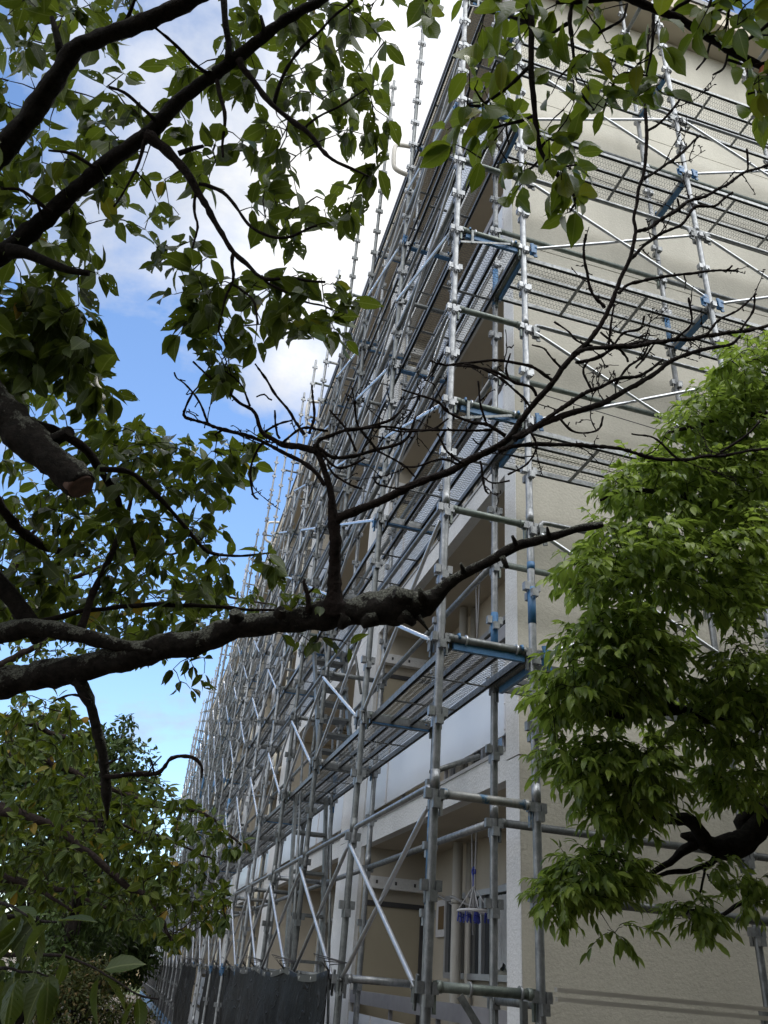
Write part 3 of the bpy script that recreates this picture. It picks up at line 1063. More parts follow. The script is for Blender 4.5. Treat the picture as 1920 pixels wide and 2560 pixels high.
# ---- scaffold across the end wall ----------------------------------
end_s = thing('scaffold', 'short scaffold across the windowless end wall of the building, partly behind the camphor tree', 'scaffold', (0.6, 0.6, GZ))
ES = Scaffold(end_s)
for j in range(0, 5):
    x = 0.60 + 1.8 * j
    near = j < 2
    if j:
        so = standard(end_s, x, 0.0, [0, 27, 26, 27, 26][j], near)
        so.location -= end_s.location
    si = standard(end_s, x, 0.60, 26 if j else 25, near)
    si.location -= end_s.location
    if j == 0:
        sleeve(si, 2.05, 2.33)
        sleeve(si, 5.32, 5.78)
    if j == 1:
        sleeve(si, 5.42, 5.80)
    for kk in range(0, 25, 4):
        ES.put('transom', TRANS[str(rng.choice(['galv_dull', 'green']))], (x, 0.0, z_of(kk) - 0.04), math.pi / 2)
    if j == 4:
        break
    for lv in range(0, 21, 4):
        zl = z_of(lv)
        if lv:
            ES.put('deck_plank', DECK_ME, (x, 0.29, zl - 0.015), 0.0, (('deck_mesh', MESH_ME, (0, 0, 0)), ('hook_bar', HOOK_ME['blue', 1], (0, 0, 0)), ('hook_bar', HOOK_ME['blue', -1], (0, 0, 0))), 0.002)
        if 0 < lv < 20:
            ES.put('guard_rail', RAIL_ME, (x, 0.0, zl + 0.90), 0.0)
            ES.put('brace', BRACE_UP, (x, -0.028, zl), 0.0, (('brace_clamp', CLAMP_ME['blue', 1], (0, 0, 0)), ('brace_clamp', CLAMP_ME['blue', -1], (0, 0, 0)), ('brace_clamp', CLAMP_ME['galv_dull', 1], (0, 0, 0.86)), ('brace_clamp', CLAMP_ME['galv_dull', -1], (0, 0, 0.86))))
            ES.put('brace', BRACE_DN, (x, -0.028, zl), 0.0)
            ES.put('ledger', LEDGER['green' if rng.random() < 0.5 else 'galv_dull'], (x, 0.60, zl + 0.90), 0.0)
        elif lv == 0:
            ES.put('ledger', LEDGER['galv_dull'], (x, 0.60, zl + 0.90), 0.0)
            ES.put('ledger', LEDGER['galv_dull'], (x, 0.0, zl + 0.45), 0.0)
# two flat rails low across the end wall
for dz in (0.0, 0.04):
    mb = MB().bar((0.66, -0.045, 0.02 + dz), (7.7, -0.045, -0.02 + dz), 0.03, 0.02)
    o = mb.build('toe_rail', M['pipe'], end_s)
    o.location = -end_s.location
ES.finish()

# thin sag cable crossing the end wall
mb = MB()
for z in (5.95, 4.35, 7.55):
    mb.tube([(1.0, 0.56, z + 0.05), (2.2, 0.56, z - 0.02), (4.2, 0.56, z - 0.05), (7.5, 0.56, z)], 0.004, 5)
tag(mb.build('guy_wire', M['dark']), 'thin dark wire strung along the beige end wall behind the scaffold', 'wire')

# ---- black sheets lashed along the foot of the scaffold -------------


def tarp(name, y0, y1, label, seed, x=-0.045):
    n, mrow = int((y1 - y0) / 0.045), 40
    vs, fs, sm = [], [], []
    for i in range(n + 1):
        y = y0 + (y1 - y0) * i / n
        t = ((y / 1.8) % 1.0)
        sag = 0.05 * math.sin(math.pi * t)
        for j in range(mrow + 1):
            u = j / mrow
            z = 0.075 - sag - u * (0.075 - sag - GZ - 0.01)
            q = Vector((seed, y * 1.7, z * 1.3))
            d = 0.055 * noise.noise(q) + 0.03 * noise.noise(q * 2.7)
            cre = abs(noise.noise(Vector((seed * 3, y * 1.3 + z * 1.1, z * 1.2 - y * 0.5))))
            d += 0.05 * max(0, 0.22 - cre)
            d *= min(1.0, 0.25 + u * 2.2)
            vs.append((x - 0.02 - d - 0.03 * math.sin(math.pi * t) * u, y, z))
    for i in range(n):
        for j in range(mrow):
            a = i * (mrow + 1) + j
            fs.append((a, a + 1, a + mrow + 2, a + mrow + 1))
    r = thing(name, label, 'sheet', (x, y0, GZ), 'black sheets lashed along the scaffold foot')
    mb = MB().add(vs, fs, True)
    o = mb.build('cloth', M['tarp'], r)
    o.location = -r.location
    md = o.modifiers.new('thick', 'SOLIDIFY')
    md.thickness = 0.004
    hm = MB()
    pts = [(x - 0.024, y0 + (y1 - y0) * i / 90, 0.055 - 0.05 * math.sin(math.pi * (((y0 + (y1 - y0) * i / 90) / 1.8) % 1.0))) for i in range(91)]
    for a, b in zip(pts[:-1], pts[1:]):
        hm.bar(a, b, 0.006, 0.045)
    o = hm.build('hem', M['hem'], r)
    o.location = -r.location
    y = y0 + 0.15
    while y < y1:
        sg = 0.055 - 0.05 * math.sin(math.pi * ((y / 1.8) % 1.0))
        g = MB().tube([(x - 0.030, y, sg), (x - 0.026, y, sg)], 0.012, 10)
        o = g.build('grommet', M['steel'], r)
        o.location = -r.location
        tm = MB()
        y += 0.45
    for k in range(int(y0 / 1.8), int(y1 / 1.8) + 1):
        tm = MB()
        for q in range(4):
            tm.tube([(x - 0.03, 1.8 * k + 0.02, 0.06), (x - 0.05 - 0.03 * q, 1.8 * k - 0.05 + 0.04 * q, 0.10 + 0.02 * q), (0.02, 1.8 * k - 0.06, 0.12)], 0.004, 5)
        o = tm.build('tie_string', M['hem'], r)
        o.location = -r.location


tarp('safety_sheet', 1.84, 7.16, 'black sheet lashed to the scaffold foot nearest the corner, with creased silver patches', 3.1)
tarp('safety_sheet', 7.24, 12.5, 'second black sheet along the scaffold foot, its left end behind three bare poles', 7.7, 0.10)
tarp('safety_sheet', 12.9, 16.9, 'third and farthest black sheet, between the bare poles and the barred barrier', 12.9)

# dark barred barrier further along
fence = thing('barrier', 'dark barred barrier with a blue kick board at the far foot of the scaffold', 'fence', (-0.12, 17.2, GZ))
for k in range(14):
    y0 = 17.2 + 1.8 * k
    x0, x1 = 0.10 - 0.0016 * (y0 - 17.2) ** 1.6, 0.10 - 0.0016 * (y0 + 1.8 - 17.2) ** 1.6
    mb = MB()
    for z in (0.12, 0.06, 0.75, 1.55):
        mb.bar((x0, y0, z + 0.0), (x1, y0 + 1.8, z + 0.0), 0.03, 0.04)
    for i in range(13):
        t = i / 12
        mb.bar((x0 + (x1 - x0) * t, y0 + 1.8 * t, 0.3), (x0 + (x1 - x0) * t, y0 + 1.8 * t, 1.56 + 0.12), 0.02, 0.02)
    mb.bar((x0, y0, 0.0), (x0, y0, 1.75), 0.05, 0.05)
    mb.bar((x0, y0 + 0.9, 0.0), (x0 + (x1 - x0) / 2, y0 + 0.9, 1.7), 0.03, 0.03)
    mb.build('bar_panel', M['dark'], fence, (0.12, -17.2, 0))
    kb = MB().bar((x0 - 0.02, y0, 0.25), (x1 - 0.02, y0 + 1.8, 0.25), 0.02, 0.22)
    kb.build('kick_board', M['blue'], fence, (0.12, -17.2, 0))

# ------------------------------------------------------------------ trees
# limbs: rows of (photo x, photo y, half width in photo pixels); depth in metres along the view at both ends.
# at() turns each row into a point of the place, and the half width into a real radius.


def limb(rows, d0, d1):
    rows = np.array(rows, float)
    seg = np.r_[0, np.cumsum(np.hypot(np.diff(rows[:, 0]), np.diff(rows[:, 1])))]
    d = d0 + (d1 - d0) * seg / max(seg[-1], 1e-6)
    return np.array([[*at(x, y, dd), r * dd / FPX] for (x, y, r), dd in zip(rows, d)])


def slim(rows, f):
    return [(x, y, r * f) for x, y, r in rows]


class Tree:
    def __init__(s, name, label, cat, foot, group=None):
        s.root = thing(name, label, cat, foot, group)
        s.foot = Vector(foot)
        s.wood = MB()
        s.nodes, s.leaves = [], []

    def branch(s, rows, d0, d1, step=0.03, sides=8, jit=0.16, jf=14.0, mb=None, wob=0.0, knob=0.0):
        sp = smooth_path(limb(rows, d0, d1), step)
        s.add_path(sp, sides, jit, jf, mb, wob, knob)
        return sp

    def add_path(s, sp, sides=8, jit=0.16, jf=14.0, mb=None, wob=0.0, knob=0.0):
        sp = np.array(sp, float)
        if wob:
            for i in range(1, len(sp)):
                q = Vector(sp[i, :3])
                sp[i, :3] += wob * np.array([noise.noise(q * 9), noise.noise(q * 9 + Vector((5, 0, 0))), noise.noise(q * 9 + Vector((0, 7, 0)))])
        r = sp[:, 3].copy()
        if knob:
            r *= 1 + knob * np.clip(rng.normal(0, 1, len(r)), -0.8, 1.8)
        (mb or s.wood).tube(sp[:, :3], r, sides, True, jit, jf, float(len(s.nodes) % 97))
        s.nodes.extend(sp[::2, :3])

    def leaf(s, pos, direc, normal, L, W=0.5, droop=0.25, rnd=None):
        s.leaves.append((*pos, *direc, *normal, L, W, droop, rng.random() if rnd is None else rnd))

    def spray(s, pos, axis, n, L, W=0.5, hang=0.6, droop=0.3, spread=1.0, rlo=0.0, rhi=1.0):
        """a bunch of leaves at a shoot end: blades fan out round the axis and hang"""
        ax = np.array(axis, float)
        ax /= np.linalg.norm(ax) + 1e-9
        for i in range(n):
            v = rng.normal(0, 1, 3)
            v -= ax * v.dot(ax) * 0.6
            v /= np.linalg.norm(v) + 1e-9
            d = ax * 0.55 + v * spread + np.array([0, 0, -hang * rng.uniform(0.4, 1.5)])
            d /= np.linalg.norm(d)
            nn = np.array([0, 0, 1.0]) + rng.normal(0, 0.55, 3)
            l = L * rng.uniform(0.62, 1.2)
            pet = 0.22 * l
            p = np.array(pos) + d * pet * 0.6
            s.leaf(p, d, nn, l, W * rng.uniform(0.85, 1.15), droop * rng.uniform(0.3, 1.6), rng.uniform(rlo, rhi))

    def shoot(s, p, axis, n, L, W, length, rlo=0.0, rhi=1.0):
        """a drooping shoot with leaves set alternately along it"""
        ax = np.array(axis, float)
        ax[2] *= 0.35
        ax += rng.normal(0, 0.55, 3) * [1, 1, 0.45]
        ax /= np.linalg.norm(ax) + 1e-9
        side = np.cross(ax, [0, 0, 1.0])
        side /= np.linalg.norm(side) + 1e-9
        pts = []
        for i in range(5):
            q = i / 4
            pts.append(np.array(p) + ax * length * q + np.array([0, 0, 0.10 * q - 0.34 * q * q]) * length)
        s.wood.tube(pts, [0.0016, 0.0014, 0.0012, 0.001, 0.0008], 4, False)
        pts = np.array(pts)
        for i in range(n):
            q = 0.15 + 0.85 * i / max(n - 1, 1)
            k = min(int(q * 4), 3)
            pos = pts[k] + (pts[k + 1] - pts[k]) * (q * 4 - k)
            sg = 1 if i % 2 else -1
            d = ax * (0.35 + 0.6 * q) + side * sg * rng.uniform(0.5, 1.0) * (1.1 - 0.7 * q) + np.array([0, 0, rng.uniform(-0.75, 0.05)])
            l = L * rng.uniform(0.6, 1.25) * (1.08 - 0.3 * abs(q - 0.5))
            s.leaf(pos, d / np.linalg.norm(d), np.array([0, 0, 1.0]) + rng.normal(0, 0.30, 3), l, W * rng.uniform(0.85, 1.2), rng.uniform(0.15, 0.75), rng.uniform(rlo, rhi))

    def grow(s, targets, r_tip=0.0013, r_gain=0.00022, sag=0.12, leafn=(3, 6), L=0.08, W=0.5, hang=0.6, along=True, sides=5, r_max=0.006, rlo=0.0, rhi=1.0, droop=0.3, shoots=0):
        """join every target to the nearest wood by a twig, nearest first, and hang leaves on it"""
        T = np.array(targets, float)
        N = np.array(s.nodes, float)
        left = list(range(len(T)))
        dist = np.full(len(T), 1e9)
        src = np.zeros((len(T), 3))
        for a in range(0, len(N), 400):
            dd = np.linalg.norm(T[:, None] - N[None, a:a + 400], axis=2)
            j = dd.argmin(1)
            m = dd[np.arange(len(T)), j]
            u = m < dist
            dist[u] = m[u]
            src[u] = N[a:a + 400][j[u]]
        done = np.zeros(len(T), bool)
        for _ in range(len(T)):
            k = int(np.where(done, 1e12, dist).argmin())
            done[k] = True
            p0, p1 = src[k].copy(), T[k]
            Ld = np.linalg.norm(p1 - p0)
            ns = int(np.clip(Ld / 0.05, 2, 12))
            t = np.linspace(0, 1, ns + 1)[:, None]
            pts = p0 + (p1 - p0) * t
            pts[:, 2] += sag * Ld * np.sin(np.pi * t[:, 0])
            pts[1:-1] += rng.normal(0, 0.035 * min(Ld, 0.6), (ns - 1, 3))
            r0 = min(r_max, r_tip + r_gain * Ld * 60)
            rr = np.linspace(r0, r_tip, ns + 1)
            s.wood.tube(pts, rr, sides, False)
            ax = pts[-1] - pts[-2]
            if shoots:
                for q in range(shoots):
                    s.shoot(pts[-1] + rng.normal(0, 0.02, 3), ax / (np.linalg.norm(ax) + 1e-9), int(rng.integers(*leafn)), L, W, rng.uniform(0.07, 0.16), rlo, rhi)
                if ns > 3:
                    s.shoot(pts[ns // 2], rng.normal(0, 1, 3), int(rng.integers(*leafn)), L, W, rng.uniform(0.07, 0.14), rlo, rhi)
            else:
                s.spray(pts[-1], ax, int(rng.integers(*leafn)), L, W, hang, droop, 1.0, rlo, rhi)
            if along:
                for q in range(1, ns):
                    if rng.random() < 0.40:
                        s.spray(pts[q], rng.normal(0, 1, 3), int(rng.integers(1, 3)), L * 0.95, W, hang, droop, 1.0, rlo, rhi)
            new = pts[1:]
            dd = np.linalg.norm(T[:, None] - new[None], axis=2)
            j = dd.argmin(1)
            m = dd[np.arange(len(T)), j]
            u = (m < dist) & ~done
            dist[u] = m[u]
            src[u] = new[j[u]]
            s.nodes.extend(new)

    def finish(s, bark, leafm, wood_name='branches', leaf_name='leaves', crown_side=2):
        off = (-s.foot.x, -s.foot.y, -s.foot.z)
        if s.wood.n:
            s.wood.build(wood_name, bark, s.root, off)
        if s.leaves:
            leaf_mesh(leaf_name, s.leaves, leafm, s.root, off)


def leaf_mesh(name, rows, mat, parent, off):
    A = np.array(rows)
    n = len(A)
    pos, d, nn = A[:, 0:3], A[:, 3:6], A[:, 6:9]
    L, Wd, dr, rnd = A[:, 9], A[:, 10], A[:, 11], A[:, 12]
    d = d / (np.linalg.norm(d, axis=1)[:, None] + 1e-9)
    side = np.cross(d, nn)
    side /= np.linalg.norm(side, axis=1)[:, None] + 1e-9
    up = np.cross(side, d)
    ts = np.array([-0.22, 0.0, 0.16, 0.42, 0.70, 0.90, 1.0])
    ws = np.array([0.012, 0.02, 0.36, 0.50, 0.38, 0.11, 0.006])
    fold = 0.30
    V, LF = [], []
    roll = rng.normal(0, 0.25, n)
    for t, wq in zip(ts, ws):
        tt = max(t, 0)
        curve = -dr * L * (tt ** 2) * 0.9
        base = pos + d * (L * (t * (1 - 0.12 * abs(tt) * np.abs(dr))))[:, None] + up * curve[:, None]
        for sd_ in (-1, 0, 1):
            h = abs(sd_) * wq * Wd * L * (fold + 0.25 * roll * sd_)
            V.append(base + side * (sd_ * wq * Wd * L)[:, None] + up * h[:, None])
            LF.append(np.stack([np.full(n, t), np.full(n, sd_ * max(wq * 2, 0.04)), rnd], 1))
    K = len(V)
    V = np.stack(V, 1).reshape(-1, 3)
    LF = np.stack(LF, 1).reshape(-1, 3)
    quads = []
    for i in range(len(ts) - 1):
        for j in range(2):
            a = i * 3 + j
            quads.append((a, a + 1, a + 4, a + 3))
    q = np.array(quads)
    F = (q[None] + (np.arange(n) * K)[:, None, None]).reshape(-1, 4)
    me = bpy.data.meshes.new(name)
    me.vertices.add(len(V))
    me.vertices.foreach_set('co', V.astype(np.float32).ravel())
    me.loops.add(F.size)
    me.loops.foreach_set('vertex_index', F.astype(np.int32).ravel())
    me.polygons.add(len(F))
    me.polygons.foreach_set('loop_start', (np.arange(len(F)) * 4).astype(np.int32))
    me.polygons.foreach_set('loop_total', np.full(len(F), 4, np.int32))
    at_ = me.attributes.new('lf', 'FLOAT_VECTOR', 'POINT')
    at_.data.foreach_set('vector', LF.astype(np.float32).ravel())
    me.polygons.foreach_set('use_smooth', np.ones(len(F), bool))
    me.update()
    me.validate()
    return link(name, me, mat, parent, off)


def inside(poly, x, y):
    c = False
    j = len(poly) - 1
    for i in range(len(poly)):
        xi, yi = poly[i]
        xj, yj = poly[j]
        if (yi > y) != (yj > y) and x < (xj - xi) * (y - yi) / (yj - yi) + xi:
            c = not c
        j = i
    return c


def fill(poly, n, d0, d1, holes=(), mind=0.0):
    """n points spread through the volume seen through a photo outline, between two depths"""
    P = np.array(poly)
    lo, hi = P.min(0), P.max(0)
    out, px = [], []
    tries = 0
    while len(out) < n and tries < n * 60:
        tries += 1
        x, y = rng.uniform(lo[0], hi[0]), rng.uniform(lo[1], hi[1])
        if not inside(poly, x, y) or any(inside(h, x, y) for h in holes):
            continue
        if mind and px and (np.hypot(np.array(px)[:, 0] - x, np.array(px)[:, 1] - y).min() < mind) and rng.random() < 0.85:
            continue
        px.append((x, y))
        out.append(at(x, y, rng.uniform(d0, d1)))
    return out


# ---- the old cherry tree on the left: trunk, heavy limbs, sawn limb, bare limb, leafy limbs
foot = at(-560, 2500, 3.2)
foot[2] = GZ
A = Tree('cherry_tree', 'old cherry tree with a lichened bare limb and a sawn off limb at left', 'tree', foot)
big, swn = MB(), MB()
fv = np.array(foot)
trunk_top = at(-520, 900, 3.1)
tp = smooth_path([(*fv, 0.24), (*(fv + [0.02, 0.05, 0.5]), 0.20), (*at(-540, 1750, 3.15), 0.175), (*at(-520, 1300, 3.1), 0.16), (*trunk_top, 0.13), (*at(-440, 600, 3.1), 0.06), (*at(-400, 300, 3.0), 0.012)], 0.06)
A.add_path(tp, 20, 0.22, 5.0, big)
# heavy limbs
A.branch(slim([(-520, 1250, 60), (-300, 760, 44), (-80, 470, 36), (-10, 400, 34), (46, 330, 32), (104, 249, 30), (156, 168, 28), (191, 121, 27), (249, 95, 24), (370, 52, 24), (474, 0, 26), (560, -60, 24), (700, -200, 18)], 0.82), 3.1, 2.9, 0.018, 16, 0.26, 20, big)
A.branch(slim([(-520, 1350, 55), (-300, 900, 44), (-80, 690, 34), (-10, 645, 30), (35, 613, 28), (104, 555, 26), (191, 474, 24), (278, 399, 23), (376, 330, 22), (451, 249, 20), (521, 197, 19), (584, 150, 18), (637, 110, 17), (717, 46, 15), (804, 0, 13), (900, -70, 10)], 0.84), 3.1, 3.0, 0.018, 16, 0.26, 20, big)
A.branch([(-520, 1420, 70), (-200, 1000, 60), (-60, 985, 56), (0, 1035, 50), (69, 1095, 46), (133, 1150, 42), (180, 1195, 39), (200, 1215, 37)], 3.1, 2.75, 0.02, 20, 0.30, 14, swn)
A.branch([(105, 1118, 22), (140, 1098, 17), (174, 1078, 14)], 2.85, 2.78, 0.02, 10, 0.2, 16, swn)
lim = MB()
A.branch([(-540, 1800, 62), (-280, 1750, 48), (-80, 1722, 42), (0, 1711, 38), (87, 1690, 35), (231, 1665, 33), (347, 1635, 33), (417, 1618, 32), (492, 1607, 30), (579, 1572, 31), (665, 1560, 28), (752, 1549, 29), (800, 1540, 36), (839, 1534, 34), (880, 1528, 34),
          (926, 1521, 38), (960, 1519, 44), (990, 1514, 50), (1020, 1513, 45), (1050, 1512, 36), (1085, 1493, 23), (1110, 1470, 17), (1151, 1439, 14), (1220, 1404, 13), (1284, 1369, 12.5), (1365, 1346, 11), (1440, 1323, 10), (1507, 1311, 8)], 3.1, 3.0, 0.018, 20, 0.30, 13, lim)
for (x, y, r, x2, y2, r2) in ((1020, 1500, 26, 985, 1482, 16), (1010, 1535, 22, 1035, 1562, 10), (940, 1545, 24, 905, 1560, 12), (590, 1548, 20, 585, 1530, 14), (700, 1535, 16, 705, 1522, 8),
                              (1060, 1500, 14, 1048, 1470, 4), (1160, 1432, 9, 1152, 1408, 4), (1290, 1362, 8, 1281, 1340, 3.5), (1255, 1392, 8, 1268, 1420, 6), (1372, 1340, 6, 1368, 1318, 2.5), (865, 1545, 20, 850, 1570, 9), (1045, 1540, 9, 1072, 1578, 2)):
    A.branch([(x, y, r), ((x + x2) / 2, (y + y2) / 2, (r + r2) / 2), (x2, y2, r2)], 2.98, 2.96, 0.02, 10, 0.35, 16, lim)
A.branch([(-300, 1560, 34), (-60, 1590, 28), (30, 1576, 26), (75, 1570, 23), (145, 1576, 22), (231, 1595, 20), (324, 1618, 14), (380, 1632, 8)], 3.15, 3.02, 0.025, 14, 0.25, 13, lim)
A.branch([(-120, 1330, 26), (-20, 1440, 24), (35, 1502, 21), (70, 1549, 20), (100, 1600, 20)], 3.2, 3.1, 0.03, 12, 0.22, 13, big)
A.branch([(185, 1690, 20), (200, 1705, 17), (215, 1735, 15), (226, 1764, 14), (240, 1810, 13), (249, 1850, 13), (258, 1890, 13), (263, 1931, 13), (266, 1985, 11), (268, 2030, 5), (268, 2052, 1.5)], 3.05, 3.0, 0.02, 10, 0.35, 15, lim)
# smaller stubs
for rows in ([(153, 135, 12), (140, 80, 8), (130, 43, 6)], [(570, 160, 11), (572, 110, 8), (564, 60, 8), (558, -15, 8)], [(446, 384, 7), (480, 372, 5.5), (509, 365, 4)],
             [(20, 628, 20), (60, 632, 16), (116, 654, 12), (170, 675, 10), (223, 683, 8)], [(655, 100, 7), (660, 70, 5), (652, 40, 4)], [(110, 552, 7), (100, 525, 4), (92, 505, 2)]):
    A.branch(rows, 3.0, 3.0, 0.03, 9, 0.2, 14, big)
# leafy boughs of the upper limbs
for rows in ([(598, 150, 11), (608, 170, 9), (631, 203, 7.5), (683, 266, 7), (735, 307, 6.5), (781, 347, 6), (822, 393, 5), (868, 422, 3.5), (920, 440, 2)],
             [(686, 262, 5), (700, 220, 4.6), (718, 174, 4.4), (747, 127, 4), (810, 64, 3.2), (885, 0, 3)],
             [(760, 325, 4), (810, 289, 3), (868, 260, 2.6), (914, 214, 2)],
             [(365, 338, 15), (390, 358, 13), (417, 376, 12), (457, 422, 11), (492, 475, 9), (521, 521, 8), (556, 579, 7), (584, 631, 6.5), (613, 660, 6), (654, 689, 5), (723, 694, 3.6), (810, 700, 3)],
             [(654, 689, 4), (700, 722, 3.6), (746, 746, 3), (833, 775, 2)],
             [(584, 631, 4.6), (580, 670, 4.4), (579, 706, 4), (556, 764, 3), (550, 833, 2.6), (572, 862, 2)],
             [(579, 710, 3.6), (631, 752, 3), (648, 810, 2.6)],
             [(498, 460, 5), (556, 480, 4.6), (602, 538, 4), (648, 579, 4), (718, 593, 3.6), (793, 561, 2.6)],
             [(492, 475, 4), (486, 532, 3.6), (498, 567, 3), (480, 625, 2.6)],
             [(542, 200, 6), (561, 272, 5), (553, 347, 4), (558, 394, 3)],
             [(385, 298, 5), (313, 232, 4), (272, 214, 3)], [(521, 185, 5), (463, 139, 4.4), (417, 98, 4), (382, 69, 3)],
             [(362, 350, 5), (347, 405, 4), (324, 451, 3), (284, 515, 2.6)], [(240, 420, 6), (180, 385, 4), (120, 375, 3)], [(130, 530, 5), (60, 480, 4), (0, 470, 3)], [(300, 60, 5), (330, 20, 4), (352, -30, 3)]):
    A.branch(rows, 3.0, 2.95, 0.02, 7, 0.2, 30, None, 0.012, 0.12)
# boughs behind the sawn limb
for rows in ([(60, 1060, 14), (133, 1074, 12), (203, 1115, 11), (249, 1173, 10), (280, 1220, 9.5), (295, 1254, 9), (324, 1323, 6), (341, 1392, 4)],
             [(249, 1173, 7), (324, 1184, 6.4), (394, 1236, 6), (440, 1294, 5), (492, 1352, 5), (538, 1387, 4), (631, 1387, 3), (689, 1381, 2)],
             [(-60, 1180, 13), (-10, 1250, 12), (41, 1317, 12), (104, 1363, 11), (185, 1387, 8)],
             [(200, 1575, 11), (215, 1530, 10), (231, 1485, 9), (266, 1410, 8), (312, 1300, 6), (330, 1240, 4)],
             [(87, 1560, 8), (160, 1538, 7), (231, 1525, 6), (359, 1514, 5.6), (492, 1514, 5), (608, 1522, 4), (700, 1528, 3)]):
    A.branch(rows, 3.1, 3.5, 0.025, 8, 0.2, 22, None, 0.01, 0.1)
